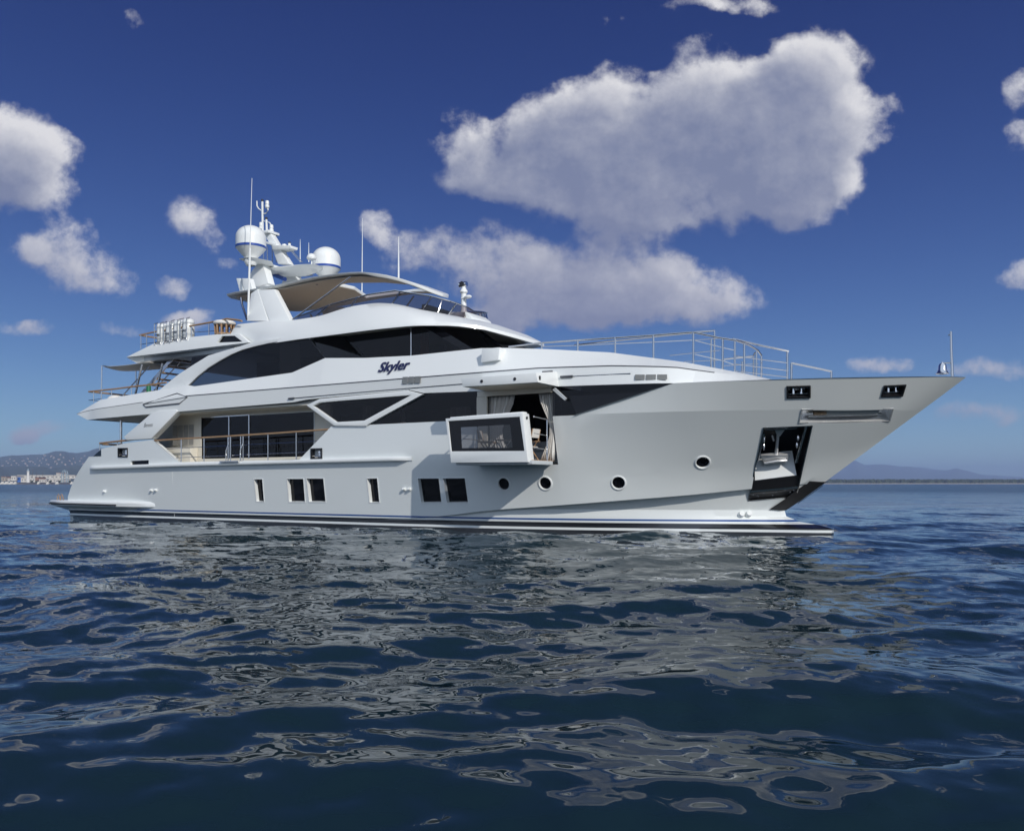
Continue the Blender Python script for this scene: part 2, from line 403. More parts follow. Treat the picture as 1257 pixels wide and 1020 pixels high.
def side_y(x, z):
    c, k = chz(x), 3.8
    fade = 1
    if x > 31.05:
        q = min(1, (x - 31.05) / (stem(z) - 31.05)); xs = [31.05 + q * (w - 31.05) for w in (34.55, 35.61, 37.3, 38.48)]
        c = chz(xs[0]); fade = min(1, (1 - q) * 2.5)
    else: xs = [x] * 4
    if z >= k: return yk(xs[2]) + (ys(xs[3]) - yk(xs[2])) * (z - k) / max(.1, shz(x) - k)
    a, d, e = yc(xs[0]), yd(xs[1]), yk(xs[2])
    q = (z - c) / max(.05, 2.5 - c)
    if z <= 2.5: return a + (d - a) * q - .05 * math.sin(math.pi * min(1, max(0, q))) * sstep(x, 26, 32) * fade
    return d + (e - d) * (z - 2.5) / 1.3
st_x = sorted(set([0, .6, 1.3, 2.0, 2.27, 2.7, 3.25, 3.3, 4.2, 5.2, 6.2, 7.15, 8.1, 8.97] + list(np.arange(10, 30.01, 1)) + [15.95, 16.8, 17.62, 27.8, 31.0, 31.05] + list(np.arange(30.5, 38.3, .5)) + [34.25, 34.75, 35.25, 35.75, 36.25, 36.75, 37.25, 37.75, 38.25, 38.4, LX]))
def station(x, z):       # stations lean with the stern and the stem
    if x < 3.3:
        a = sternx(min(z, 3.3)); return a + (3.3 - a) * x / 3.3 if a < 3.3 else x
    if x <= 31.05: return x
    return 31.05 + (stem(z) - 31.05) * (x - 31.05) / (LX - 31.05)
rows_z = [None, .7, 1.0, 1.4, 1.8, 2.2, 2.5, 2.9, 3.3, 3.8, 4.2, None]
hm = M(); rows = []
for ri, z0 in enumerate(rows_z):
    row = []
    for x in st_x:
        xx = x; z = 0
        for _ in range(3):
            c = chz(xx); t_ = sstep(xx, 22, 31)
            if ri == 0: z = c
            elif ri == len(rows_z) - 1: z = shz(xx)
            else:
                fr = (z0 - .37) / 3.43
                z = z0 if z0 >= 3.8 else (1 - t_) * max(z0, c + .01 * ri) + t_ * (c + (3.8 - c) * fr)
            z = min(z, ztop(x))
            if x < 3.3: z = min(z, 2.9)
            xx = station(x, z)
        y = side_y(xx, z)
        if x >= LX: y = 0
        row.append((xx, -max(0, y), z))
    rows.append(row)
hm.grid(rows)
# below the chine: an undercut that runs into the bulb
def under(zc, prof, k):
    r = []
    for x in st_x:
        xx = x; z = 0
        for _ in range(3):
            z = min(zc, chz(xx) - .02 * k); xx = station(x, z) if x > 31.05 else (x if x >= 3.3 else sternx(z) + (3.3 - sternx(z)) * x / 3.3)
        r.append((xx, -max(0, prof(xx)) if x < LX else 0, z))
    return r
inset = lerp([0, 19, 24, 28, 33, 34.5], [.01, .02, .14, .34, .30, .0])
u0 = []
for x in st_x:
    xx = x
    for _ in range(3): z = chz(xx) - .02; xx = station(x, z)
    u0.append((xx, -max(0, yc(xx) - inset(xx)) if x < LX else 0, z))
w_a = interp([0, 3, 8, 20, 24, 27, 29, 31, 32.5, 33.38], [3.42, 3.55, 3.6, 3.6, 3.38, 2.84, 2.2, 1.36, .55, 0])
w_b = interp([0, 3, 8, 20, 24, 27, 29, 31, 32.5, 33.8], [3.41, 3.54, 3.6, 3.6, 3.37, 2.82, 2.2, 1.42, .72, .0])
w_c = interp([0, 3, 8, 20, 24, 27, 29, 31, 33, 34, 34.3], [3.4, 3.53, 3.59, 3.59, 3.35, 2.8, 2.18, 1.45, .66, .28, .12])
w_d = interp([0, 3, 8, 20, 24, 27, 29, 31, 33, 34.2, 34.84], [3.4, 3.53, 3.59, 3.59, 3.34, 2.78, 2.17, 1.5, .8, .45, .16])
w_e = interp([0, 3, 8, 20, 24, 27, 29, 31, 33, 34.2, 34.84], [3.3, 3.45, 3.5, 3.5, 3.25, 2.7, 2.1, 1.48, .8, .46, .16])
lower = [u0, under(.8, w_a, 3), under(.6, w_a, 4), under(.43, w_b, 5), under(.34, w_c, 6), under(.25, w_d, 7), under(0, w_d, 8), under(-.8, w_e, 9)]
hm.grid([rows[0]] + lower)
tr = [r[0] for r in rows[::-1]] + [r[0] for r in lower]
hm.mirror()
hm.grid([[p, (p[0] - .25 * (1 - 0), 0, p[2]), (p[0], -p[1], p[2])] for p in tr])
bvm = M(); bvm.grid(rows); bvm.grid([rows[0]] + lower)
BV = BVHTree.FromPolygons([Vector(v) for v in bvm.v], bvm.f)
def H(u, v):               # the point and outward normal of the starboard hull behind a photograph pixel
    d = FWD + RGT * ((u - CX) / F) + Vector((0, 0, (HY - v) / F))
    loc, nrm, _, _ = BV.ray_cast(CAM, d.normalized())
    if nrm.dot(d) > 0: nrm = -nrm
    return loc, nrm
def patch(pix):            # corner pixels -> corner points on the hull and one mean normal
    q = [H(u, v) for u, v in pix]; n = sum((b for a, b in q), Vector()).normalized()
    return [a for a, b in q], n
HULLWIN = [[(311.9, 588.3), (322, 588.3), (324.2, 615.4), (315, 615.4)], [(352.5, 587.8), (372.4, 587.8), (374.5, 615.7), (354.9, 615.7)],
 [(376.4, 587.4), (397, 587.4), (399.8, 615.7), (379.6, 615.7)], [(450.8, 587.4), (463, 587.2), (465.8, 616.3), (454, 616.5)],
 [(513, 587.4), (538.7, 587.2), (542, 616.5), (517.4, 616.8)], [(544, 587.2), (570.7, 587), (574.7, 616.5), (549, 616.8)]]
HULLWIN = [patch(p) for p in HULLWIN]
PORT = [H(u, v) for u, v in [(618.5, 594), (669.3, 593.2), (759.2, 592.6), (862.6, 567.6)]]
def circle_on(c, n, r, k=20):
    up = (Vector((0, 0, 1)) - n * n.z).normalized(); a = up.cross(n)
    return [c + (a * math.cos(i*2*math.pi/k) + up * math.sin(i*2*math.pi/k)) * r for i in range(k)]
HAWSE = [patch([(145.8, 551), (156.2, 551), (156.2, 560), (145.8, 560)]), patch([(382.7, 551.8), (394.6, 551.5), (394.6, 561.8), (382.7, 562)]),
         patch([(967.5, 475.5), (993, 474.8), (993, 486.5), (967.5, 487.3)]), patch([(1086.5, 474.6), (1110, 473.6), (1106.5, 484.8), (1083.5, 485.4)])]
POCKET = patch([(937.6, 525.5), (996.2, 523), (977, 608.7), (919, 613.8)])
SLOT = patch([(985, 503), (1095.5, 502.2), (1091.5, 516.3), (981.5, 518.6)])
SCUP = patch([(160.3, 565.7), (182.6, 564.8), (182.6, 570.8), (160.3, 571)])
OPEN = [Vector((24.15, -3.97, 2.26)), Vector((27.03, -3.97, 2.26)), Vector((27.03, -4, 4.2)), Vector((24.15, -4, 4.2))]
def inset_pts(pts, d):
    c = sum(pts, Vector()) / len(pts); out = []; n = len(pts)
    nn = (pts[1]-pts[0]).cross(pts[2]-pts[1]).normalized()
    for i in range(n):
        a, b, e = pts[i-1], pts[i], pts[(i+1) % n]
        e1 = (b - a).normalized(); e2 = (e - b).normalized()
        n1 = nn.cross(e1); n2 = nn.cross(e2); bis = (n1 + n2); bis = bis / max(.3, bis.dot(n1))
        out.append(b + bis * d)
    return out
def cut_hole(bm, pts, n, depth=.6):
    c = sum(pts, Vector()) / len(pts); R = max((p - c).length for p in pts)
    up = Vector((0, 0, 1))
    pl = []
    for i in range(len(pts)):
        e = pts[(i+1) % len(pts)] - pts[i]; q = n.cross(e).normalized()
        if q.dot(c - pts[i]) > 0: q = -q
        pl.append((pts[i], q))
    for p0, q in pl:
        near = []
        for f in bm.faces:
            if f.normal.dot(n) < .3: continue
            d = [(v.co - c) for v in f.verts]
            if any(abs(k.dot(n)) < depth + 1 for k in d):
                ctr = f.calc_center_median()
                sz = max(k.length for k in d)
                if (ctr - c).length < R + max((v.co - ctr).length for v in f.verts): near.append(f)
        g = list(near) + list({e for f in near for e in f.edges}) + list({v for f in near for v in f.verts})
        bmesh.ops.bisect_plane(bm, geom=g, dist=1e-5, plane_co=p0, plane_no=q)
    dead = []
    for f in bm.faces:
        m_ = f.calc_center_median()
        if abs((m_ - c).dot(n)) < depth and all((m_ - p0).dot(q) < 1e-4 for p0, q in pl): dead.append(f)
    bmesh.ops.delete(bm, geom=dead, context='FACES')
def cut_hull(bm):
    for p, n in HULLWIN: cut_hole(bm, p, n)
    for c, n in PORT: cut_hole(bm, circle_on(c, n, .20, 14), n)
    for p, n in HAWSE: cut_hole(bm, inset_pts(p, 0), n)
    cut_hole(bm, *POCKET); cut_hole(bm, *SLOT); cut_hole(bm, *SCUP)
    cut_hole(bm, OPEN, Vector((0, -1, 0)))
# hull paint: boot stripes by height above the water
HULLMAT = mat('hull_paint', (.8, .8, .79), .3, coat=1.0, spec=.7)
t = HULLMAT.node_tree; b = t.nodes['Principled BSDF']
g = t.nodes.new('ShaderNodeNewGeometry'); sx = t.nodes.new('ShaderNodeSeparateXYZ'); t.links.new(g.outputs['Position'], sx.inputs[0])
rp = t.nodes.new('ShaderNodeValToRGB'); rp.color_ramp.interpolation = 'CONSTANT'
mm = t.nodes.new('ShaderNodeMath'); mm.operation = 'ADD'; mm.inputs[1].default_value = .2; t.links.new(sx.outputs[2], mm.inputs[0]); t.links.new(mm.outputs[0], rp.inputs[0])
W_ = (.77, .80, .79, 1); K_ = (.006, .006, .008, 1); B_ = (.01, .07, .27, 1)
el = rp.color_ramp.elements
el[0].position = 0; el[0].color = K_; el[1].position = .315; el[1].color = W_
for p_, c_ in [(.395, K_), (.56, W_), (.63, B_), (.69, W_)]:
    e = el.new(p_); e.color = c_
t.links.new(rp.outputs[0], b.inputs['Base Color'])
hull = hm.build('hull', HULLMAT, yacht, sharp=24, cut=cut_hull, hard=lambda c: abs(c.z - 3.8) < .004 and c.x > 26)
def reveal(m, pts, n, depth, grow=0, mi=0):
    back = [p - n * depth for p in pts]
    for i in range(len(pts)):
        j = (i + 1) % len(pts); m.quad(pts[i], pts[j], back[j], back[i], mi=mi)
    return back
def frame_on(m, pts, n, w, h, mi=0):       # a raised border round a hole
    o_ = inset_pts(pts, -w) if (inset_pts(pts, -w)[0] - pts[0]).dot(sum(pts, Vector())/len(pts) - pts[0]) < 0 else inset_pts(pts, w)
    a = [p + n * h for p in o_]; b_ = [p + n * h for p in pts]; k = len(pts)
    lo = [p - n * .01 for p in o_]; li = [p - n * .01 for p in pts]
    for i in range(k):
        j = (i + 1) % k
        m.quad(a[i], a[j], b_[j], b_[i], mi=mi); m.quad(lo[i], lo[j], a[j], a[i], mi=mi); m.quad(b_[i], b_[j], li[j], li[i], mi=mi)
for p, n in HULLWIN:
    m = M(); bk = reveal(m, p, n, .17); frame_on(m, p, n, .03, .012)
    o = m.build('hull_window', WHITE, hull)
    g_ = M(); g_.quad(*[q + n * .015 for q in bk]); pane = None
    ins = inset_pts(bk, .06)
    if (ins[0]-bk[0]).dot(bk[2]-bk[0]) < 0: ins = inset_pts(bk, -.06)
    g_.quad(*[q + n * .022 for q in bk]) ; g_.build('pane', BLACKGLASS, hull)
for c, n in PORT:
    m = M(); ax = n
    m.lathe([(.20, -.12), (.20, .02), (.215, .03), (.245, .022), (.255, -.01)], c, 28, 0, n)
    m.lathe([(.20, -.06), (.15, -.07), (.14, -.05), (.12, -.05), (.11, -.08), (0, -.08)], c, 28, 1, n)
    m.build('porthole', [WHITE, BLACKGLASS], hull)
for i, (p, n) in enumerate(HAWSE):
    m = M(); bk = reveal(m, p, n, .35, mi=2); m.quad(*bk, mi=2)
    frame_on(m, p, n, .045, .03, mi=0)
    c = sum(p, Vector()) / 4; ex = (p[1] - p[0]).normalized(); ez = Vector((0, 0, 1)); w = (p[1] - p[0]).length; h_ = (p[0] - p[3]).length
    for q in ((.3, .7) if i > 1 else (.45,)):
        a = p[0] + (p[1] - p[0]) * q - n * .2
        m.tube([a - ez * h_ * .93, a - ez * h_ * .4, a - ez * .05], .04 if i > 1 else .06, 10, 1)
        m.ball(a - ez * h_ * .3, .07, 1, 10)
    m.tube([p[3] - n * .06 + ez * .06, p[2] - n * .06 + ez * .06], .025, 8, 1)
    if i > 1:       # pale steel plates standing in for daylight through the mooring port
        m.quad(*[c - n * .3 + ex * (w * a_) + ez * (h_ * b_) for a_, b_ in ((-.13, -.3), (.13, -.3), (.13, .3), (-.13, .3))], mi=3)
        for k_ in (-.36, .36): m.quad(*[c - n * .3 + ex * (w * (k_ + a_)) + ez * (h_ * b_) for a_, b_ in ((-.05, -.25), (.05, -.25), (.05, .25), (-.05, .25))], mi=3)
    m.build('mooring_port', [DARK, CHROME, DARK, BRUSHED], hull)
p, n = SCUP
m = M(); bk = reveal(m, p, n, .09, mi=0); m.quad(*bk, mi=1); m.build('freeing_port', [WHITE, BLACKGLASS], hull)
# long steel-lined slot under the bow
p, n = SLOT
m = M(); bk = reveal(m, p, n, .28, mi=0); m.quad(*bk, mi=0)
ex = (p[1] - p[0]).normalized(); ln = (p[1] - p[0]).length
dn = (p[3] - p[0])
m.tube([bk[3] + n * .1 - dn * .2 + ex * .3, bk[2] + n * .1 - dn * .25 - ex * .2], .04, 8, 0)
m.tube([bk[0] + dn * .55 + ex * ln * .16 + n * .12, bk[0] + dn * .52 + ex * ln * .3 + n * .12], .05, 8, 2)
m.hexa([bk[0] + ex * ln * .3 + dn * .1 + n * .05, bk[1] - ex * .3 + dn * .1 + n * .05, bk[1] - ex * .3 + dn * .62 + n * .05, bk[0] + ex * ln * .3 + dn * .7 + n * .05],
       [bk[0] + ex * ln * .3 + dn * .1 + n * .12, bk[1] - ex * .3 + dn * .1 + n * .12, bk[1] - ex * .3 + dn * .62 + n * .12, bk[0] + ex * ln * .3 + dn * .7 + n * .12], 1)
frame_on(m, p, n, .03, .02, 0)
m.build('bow_slot', [SLOTM, SLOTM, TEAK], hull)
# anchor pocket
p, n = POCKET
def PK0(a, b_, d): return p[0].lerp(p[1], a).lerp(p[3].lerp(p[2], a), b_) - n * d
pk = M(); bk = reveal(pk, p, n, .85, mi=0); pk.quad(*bk, mi=0); frame_on(pk, p, n, .03, .02, 2)
pk.tube([PK0(.93, .02, .12), PK0(.90, .55, .2)], .05, 8, 2); pk.tube([PK0(.05, .1, .14), PK0(.07, .5, .25)], .04, 8, 2); pk.quad(PK0(.15, .06, .5), PK0(.8, .05, .5), PK0(.8, .16, .62), PK0(.15, .17, .62), mi=2)
def PK(a, b_, d): # across 0..1, down 0..1, depth
    return p[0].lerp(p[1], a).lerp(p[3].lerp(p[2], a), b_) - n * d
pk.hexa([PK(.04, .49, .55), PK(.84, .47, .55), PK(.93, .70, .06), PK(.06, .73, .06)], [PK(.04, .53, .58), PK(.84, .51, .58), PK(.93, .735, .1), PK(.06, .765, .1)], 1)
pk.hexa([PK(.0, .74, .05), PK(1, .705, .05), PK(1, .86, .02), PK(0, .865, .02)], [PK(.0, .74, .12), PK(1, .705, .12), PK(1, .86, .12), PK(0, .865, .12)], 0)
pk.hexa([PK(.0, .868, .015), PK(1, .862, .015), PK(1, .885, .0), PK(0, .89, .0)], [PK(.0, .868, .1), PK(1, .862, .1), PK(1, .885, .1), PK(0, .89, .1)], 2)
pk.hexa([PK(.0, .893, .015), PK(1, .888, .015), PK(1, 1, .01), PK(0, 1, .01)], [PK(.0, .893, .1), PK(1, .888, .1), PK(1, 1, .1), PK(0, 1, .1)], 0)
for a in (.08, .17, .2, .3, .5, .56, .74, .86, .93): pk.ball(PK(a, .93 + .03 * math.sin(a * 40), .008), .017, 2, 8)
for a, b_ in ((.1, .2), (.82, .2), (.13, .3), (.83, .3)): pk.ball(PK(a, b_, .2), .07, 2, 10, (.6, .6, 1.5))
pk.tube([PK(.1, .05, .1), PK(.72, .045, .1)], .02, 6, 2)
pk.build('anchor_pocket', [DARK, WHITE, STEEL], hull)
an = M()
an.tube([PK(.46, .50, .28), PK(.44, .33, .34), PK(.43, .2, .42)], .05, 10, rs=[.06, .05, .045])
an.hexa([PK(.34, .13, .36), PK(.54, .125, .36), PK(.47, .21, .36), PK(.41, .21, .36)], [PK(.34, .13, .42), PK(.54, .125, .42), PK(.47, .21, .42), PK(.41, .21, .42)])
an.hexa([PK(.12, .44, .28), PK(.3, .43, .2), PK(.62, .43, .2), PK(.78, .43, .28), PK(.66, .545, .16), PK(.22, .56, .16)],
        [PK(.14, .44, .36), PK(.3, .43, .34), PK(.62, .43, .34), PK(.76, .43, .36), PK(.64, .54, .34), PK(.24, .55, .34)])
an.tube([PK(.3, .2, .4), PK(.36, .27, .38)], .03, 6)
an.tube([PK(.2, .515, .14), PK(.46, .485, .1), PK(.68, .50, .14)], .035, 8)
tag(an.build('anchor', BRUSHED, None, bevel=.012), "polished steel anchor drawn up into the dark pocket in the bow", "anchor")
# stem guard, rub rail, fittings
def on_side(x, z, off=0): return (x, -side_y(x, z) - off, z)
m = M()
g1 = [(34.50, 1.66), (33.36, .82)]
for (x, z) in ((34.56, 1.68), (34.2, 1.40), (33.8, 1.08), (33.36, .80)):
    pass
ring = []
for (x, z) in ((34.58, 1.70), (34.2, 1.42), (33.8, 1.11), (33.34, .79)):
    w = max(.1, .26)
    ring.append([(x - .42, -.34, z + .02), (x - .1, -.16, z), (x + .035, 0, z), (x - .1, .16, z), (x - .42, .34, z + .02)])
m.grid(ring); m.tube([(34.5, -.03, 1.58), (33.75, -.03, 1.02)], .012, 6, 1)
m.build('stem_guard', [RUBBER, STEEL], hull)
m = M(); sec = []
for x in [2.35, 2.6] + list(np.arange(3, 21.1, .5)) + [21.25, 21.42]:
    z = float(np.interp(x, [2.3, 9, 21.4], [2.36, 2.44, 2.52])); k = .16 if 2.4 < x < 21.2 else .03
    y = side_y(x, z)
    sec.append([(x, -y + .05, z + .09), (x, -y - k * .85, z + .07), (x, -y - k, z + .03), (x, -y - k, z - .03), (x, -y - k * .9, z - .06), (x, -y + .05, z - .10)])
m.grid(sec); m.mirror(); m.build('rub_rail', WHITE, hull, sharp=50)
m = M(); m.tube([H(u, v)[0] + H(u, v)[1] * .003 for u, v in ((211.5, 578), (214.3, 634))], .006, 5); m.build('panel_seam', WHITE, hull)
for u, v in ((129, 603.3), (186.7, 602.3), (192, 602), (910, 632), (919, 631.5), (497, 601), (503.5, 601)):
    c, n = H(u, v); m = M(); r = .1 if v > 620 else .055
    m.lathe([(r, -.05), (r, .08), (r * .8, .12), (0, .12)], c, 12, 0, (n + Vector((0, 0, .5))).normalized()); m.build('discharge_outlet', WHITE, hull)
# swim platform
m = M()
ol = [(-1.7, 0), (-1.72, 2.4), (-1.55, 3.3), (-1.2, 3.66), (0, 3.80), (2.5, 3.98), (4.6, 4.02), (5.6, 3.93), (6.5, 3.78), (7.05, 3.66), (6.6, 3.4)]
def ring_(s, z, dx=0): return [(x * (1 - 0) + dx * (1 if x < 0 else 0), -y * s, z) for x, y in ol]
top, mid, low, bot = ring_(.985, .83), ring_(1, .76), ring_(.995, .6, .1), ring_(.86, .34, .75)
bot = [(min(x, 5.6), y, z) for x, y, z in bot]
m.grid([top, mid, low, bot]); m.grid([[(x, 0, z) for x, y, z in top], top])
m.mirror(); m.build('swim_platform', WHITE, yacht, sharp=45)
m = M(); m.tube([(x, -y - .012, .67) for x, y in ol[1:6]] + [(4.6, -4.03, .66)], .035, 6); m.build('platform_fender', RUBBER, yacht)
m = M()
for q in (0, .28): m.tube([(-.9 + q, -3.45, .83), (-.9 + q, -3.45, 1.05), (-.82 + q, -3.45, 1.12), (-.72 + q, -3.45, 1.0), (-.76 + q, -3.4, .83)], .022, 6)
m.build('boarding_handrail', TEAK, yacht)
# ------------------------------------------------------------------ main deck
m = M(); m.box((1.9, -3.6, 2.30), (17.6, 3.6, 2.56)); m.box((8.6, -3.97, 2.44), (16.4, -3.5, 2.565)); m.box((8.6, 3.5, 2.44), (16.4, 3.97, 2.565))
m.build('main_deck', DECKWHITE, yacht)
hg = M()                           # inner faces that give the bulwarks their thickness
xs_ = [x for x in st_x if 2.27 <= x <= 17.7]
hg.grid([[(x, -side_y(x, 2.5) + .002, max(2.45, ztop(x))) for x in xs_], [(x, -side_y(x, 2.5) + .16, max(2.45, ztop(x))) for x in xs_], [(x, -side_y(x, 2.5) + .16, 2.4) for x in xs_]])
hg.mirror(); hg.build('bulwark_lining', WHITE, yacht)
fx = [x for x in st_x if x >= 27.8]
hg = M()
hg.grid([[(station(x, min(shz(x), ztop(x))), -max(0, ys(station(x, shz(x))) if x < LX else 0), min(shz(x), ztop(x))) for x in fx],
         [(station(x, shz(x)) - .12 * (x > 37.5), -max(0, ys(station(x, shz(x))) - .18 if x < LX else 0), min(shz(x), ztop(x)) + .01) for x in fx],
         [(station(x, 4.42) - .3, -max(0, ys(station(x, shz(x))) - .26 if x < LX else 0), 4.42) for x in fx],
         [(station(x, 4.42) - .3, 0, 4.43) for x in fx]])
hg.mirror(); hg.build('foredeck', WHITE, yacht)
# saloon wall with its sliding glass, louvred panel and columns
m = M()
y = -3.0
m.box((5.9, y, 2.56), (9.12, y + .12, 4.68)); m.box((15.83, y - .02, 2.56), (16.6, y + .12, 4.68))
m.box((9.12, y, 4.52), (15.83, y + .12, 4.68)); m.box((9.12, y, 2.56), (15.83, y + .1, 2.72))
m.hexa([(16.3, -3.0, 2.56), (17.2, -3.0, 2.56), (17.75, -3.9, 2.56), (17.6, -3.9, 2.56)], [(16.3, -3.0, 4.7), (17.2, -3.0, 4.7), (17.6, -3.9, 4.7), (17.5, -3.9, 4.7)])
m.box((5.9, -3.0, 2.56), (6.0, 3, 4.68))
m.mirror(); m.build('saloon_wall', CREAM, yacht, sharp=25)
for x0, x1 in ((9.12, 10.9), (10.9, 12.12), (12.15, 15.83)):
    m = M(); m.box((x0, y + .03, 2.72), (x1, y + .05, 4.5)); o = m.build('saloon_glass', TINT, yacht)
    m = M(); m.box((x1 - .035, y - .02, 2.7), (x1 + .02, y + .06, 4.53)); m.box((x0, y - .01, 4.49), (x1, y + .05, 4.53)); m.build('frame', STEEL if x1 < 15 else WHITE, o)
m = M()
x0, z0 = PX(213.5, 516.5, y)
for k in range(4):
    for z_a, z_b in ((2.78, 3.32), (3.36, 4.28)): 
        for s_ in range(int((z_b - z_a) / .055)):
            m.box((7.26 + k * .36, y - .03 + .0, z_a + s_ * .055), (7.54 + k * .36, y - .005, z_a + s_ * .055 + .035))
m.build('louvred_vent', LOUV, yacht)
m = M(); m.box((7.0, y - .4, 2.56), (8.9, y - .002, 3.22)); m.build('deck_locker', CREAM, yacht, bevel=.03)
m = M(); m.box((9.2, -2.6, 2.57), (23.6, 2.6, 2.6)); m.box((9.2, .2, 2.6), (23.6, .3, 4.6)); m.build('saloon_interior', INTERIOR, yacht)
for x0 in (10.2, 12.2, 14.2):
    m = M(); m.box((x0, -1.6, 2.6), (x0 + 1.3, -.8, 3.0)); m.box((x0, -.9, 3.0), (x0 + 1.3, -.7, 3.35)); tag(m.build('sofa', GREYW, None, bevel=.05), "pale sofa just visible behind the tinted saloon glass", "sofa", "sofas inside the saloon")
# ceiling over the side decks, cockpit posts
m = M(); m.box((2.3, -3.85, 4.66), (17.6, 3.85, 4.74)); m.build('deck_ceiling', CREAM, yacht)
for x, yy in ((3.48, -3.0), (3.48, 3.0)):
    m = M(); m.tube([(x, yy, 2.56), (x, yy, 4.68)], .06, 12); m.build('cockpit_post', STEEL, yacht)
def rail(name, top, posts, levels=(), r=.028, capmat=TEAK, parent=None, pr=.022, capr=None, base=None):
    m = M(); m.tube(top, capr or r, 8, 0); o = m.build(name, capmat, parent or yacht)
    for a, b_ in posts:
        q = M(); q.tube([a, b_], pr, 8); q.build('post', STEEL, o)
    for l_ in levels:
        q = M(); q.tube(l_, .014, 6); q.build('rod', STEEL, o)
    return o
# side deck rail
yy = -3.93
tops = [P(u, v, yy) for u, v in ((190, 540.8), (230, 538.3), (280, 535.4), (340, 531.6), (411, 526.6))]
px = [222.5, 250.5, 281.5, 296, 329, 363.7]
posts = [(P(u, float(np.interp(u, [190, 411], [540.8, 526.6])), yy), Vector((P(u, 540, yy).x, yy, 2.56))) for u in (222.5, 250.5, 280, 283, 295.5, 298.5, 329, 363.7)]
lv = [[P(205, 551, yy), P(391, 541.5, yy)], [P(216, 562, yy), P(376, 554.8, yy)]]
rail('side_deck_rail', tops, posts, lv, capr=.035)
m = M()
for u in (277.5, 295):
    b_ = P(u, 569, yy - .12); m.tube([P(u + 3.2, 544, yy - .02), P(u + 1.5, 549, yy - .1), P(u, 553, yy - .13), P(u - .2, 567, yy - .13)], .02, 6)
m.box((P(274, 568, -4.0).x, -4.2, 2.52), (P(297, 567, -4).x, -4.0, 2.56)); m.build('boarding_gate', STEEL, yacht)
# aft cockpit rail and stair recess on the stern quarter
rail('cockpit_rail', [(2.3, -1.0, 3.52), (2.5, -3.3, 3.5), (2.95, -3.72, 3.52), (5.6, -3.82, 3.62)], [((2.6, -3.5, 2.6), (2.6, -3.5, 3.5)), ((4.3, -3.74, 3.0), (4.3, -3.74, 3.56))], capr=.045)
m = M(); m.hexa([(2.42, -3.72, 2.92), (3.28, -3.80, 2.92), (3.28, -3.80, 3.2), (3.0, -3.74, 3.2)], [(2.42, -3.3, 2.92), (3.28, -3.3, 2.92), (3.28, -3.3, 3.2), (3.0, -3.3, 3.2)]); m.build('quarter_glass', BLACKGLASS, yacht)
# sloping wing panel with the builder's script
WING = [(151.7, 536), (155.4, 540.3), (185.5, 538.6), (218, 504.9), (215.4, 503), (194.4, 504.2), (184, 508.8)]
WG = [PX(u, v, -4.03) for u, v in WING]
m = M(); m.prism(WG, -4.03, -3.72); wing = m.build('wing_panel', WHITE, yacht, bevel=.03)
m2 = M(); m2.prism([(x, z) for x, z in WG], 3.72, 4.03); m2.build('wing_panel', WHITE, yacht, bevel=.03)
def lettering(txt, quad, fy, name, m_, parent, shear=0., off=0., depth=.012):
    cu = bpy.data.curves.new('t', 'FONT'); cu.body = txt; cu.shear = shear; cu.offset = off; cu.resolution_u = 3
    ob = bpy.data.objects.new('t', cu); me_ = ob.to_mesh()
    vs = [tuple(v.co) for v in me_.vertices]; fs = [tuple(p_.vertices) for p_ in me_.polygons]
    ob.to_mesh_clear(); bpy.data.objects.remove(ob); bpy.data.curves.remove(cu)
    x0, x1 = min(v[0] for v in vs), max(v[0] for v in vs); y0, y1 = min(v[1] for v in vs), max(v[1] for v in vs)
    A, B_, D_, E_ = [Vector(q) for q in quad]      # bottom-left, bottom-right, top-right, top-left in x,z
    mm_ = M(); o_ = []
    for v in vs:
        a = (v[0] - x0) / (x1 - x0); b_ = (v[1] - y0) / (y1 - y0)
        q = A.lerp(B_, a).lerp(E_.lerp(D_, a), b_); o_.append((q.x, fy(q.x, q.y) - depth, q.y))
    mm_.add(o_, fs); return mm_.build(name, m_, parent, weld=False, smooth=False)
q = [PX(176.5, 524.5, -4.03), PX(188, 523.6, -4.03), PX(188, 519, -4.03), PX(177, 519.4, -4.03)]
lettering("Benetti", q, lambda x, z: -4.03, 'script_lettering', LINE, wing, shear=.35, depth=.006)

# ------------------------------------------------------------------ main deck window line
yb = lambda x: ys(x) if x > 8 else 4.0
fw = lambda a, b_, t: (a, -yb(a) + .0 + t * .1, b_)
HEXO = [PX(u, v, -4) for u, v in ((377.3, 497.6), (393.5, 489.8), (501.6, 479.2), (520.5, 484.2), (452, 521.6), (451, 523.2), (412, 523))]
HEXI = [PX(u, v, -4) for u, v in ((385.3, 498.2), (394, 494.3), (505.5, 485.3), (448.6, 516.2), (414, 518.2))]
plate(HEXO, [HEXI], lambda a, b_, t: (a, -4.07 + t * .22, b_), .1, 'window_surround', WHITE, yacht, bevel=.025)
def pane(name, pts, off, m_=TINT, parent=yacht):
    mm_ = M(); mm_.add([(x, -yb(x) + off, z) for x, z in pts], [list(range(len(pts)))]); return mm_.build(name, m_, parent)
pane('saloon_window', HEXI, .06)
W2 = [PX(u, v, -4) for u, v in ((453.5, 521.4), (529.4, 482), (588, 479.6), (587.5, 516))]
pane('saloon_window', W2, .04)
W3 = [PX(u, v, -4) for u, v in ((676.5, 509.8), (678.5, 474.8), (752, 472))] ; 
pts = [(27.03, 3.8), (27.9, 3.82), (29.5, 4.24), (31.0, 4.62), (29.5, 4.66), (28.2, 4.70), (27.03, 4.73)]
m = M(); m.add([(x, -yb(x) + .05, z) for x, z in pts], [[0, 1, 6], [1, 5, 6], [1, 2, 5], [2, 4, 5], [2, 3, 4]]); m.build('saloon_window', TINT, yacht)
m = M()
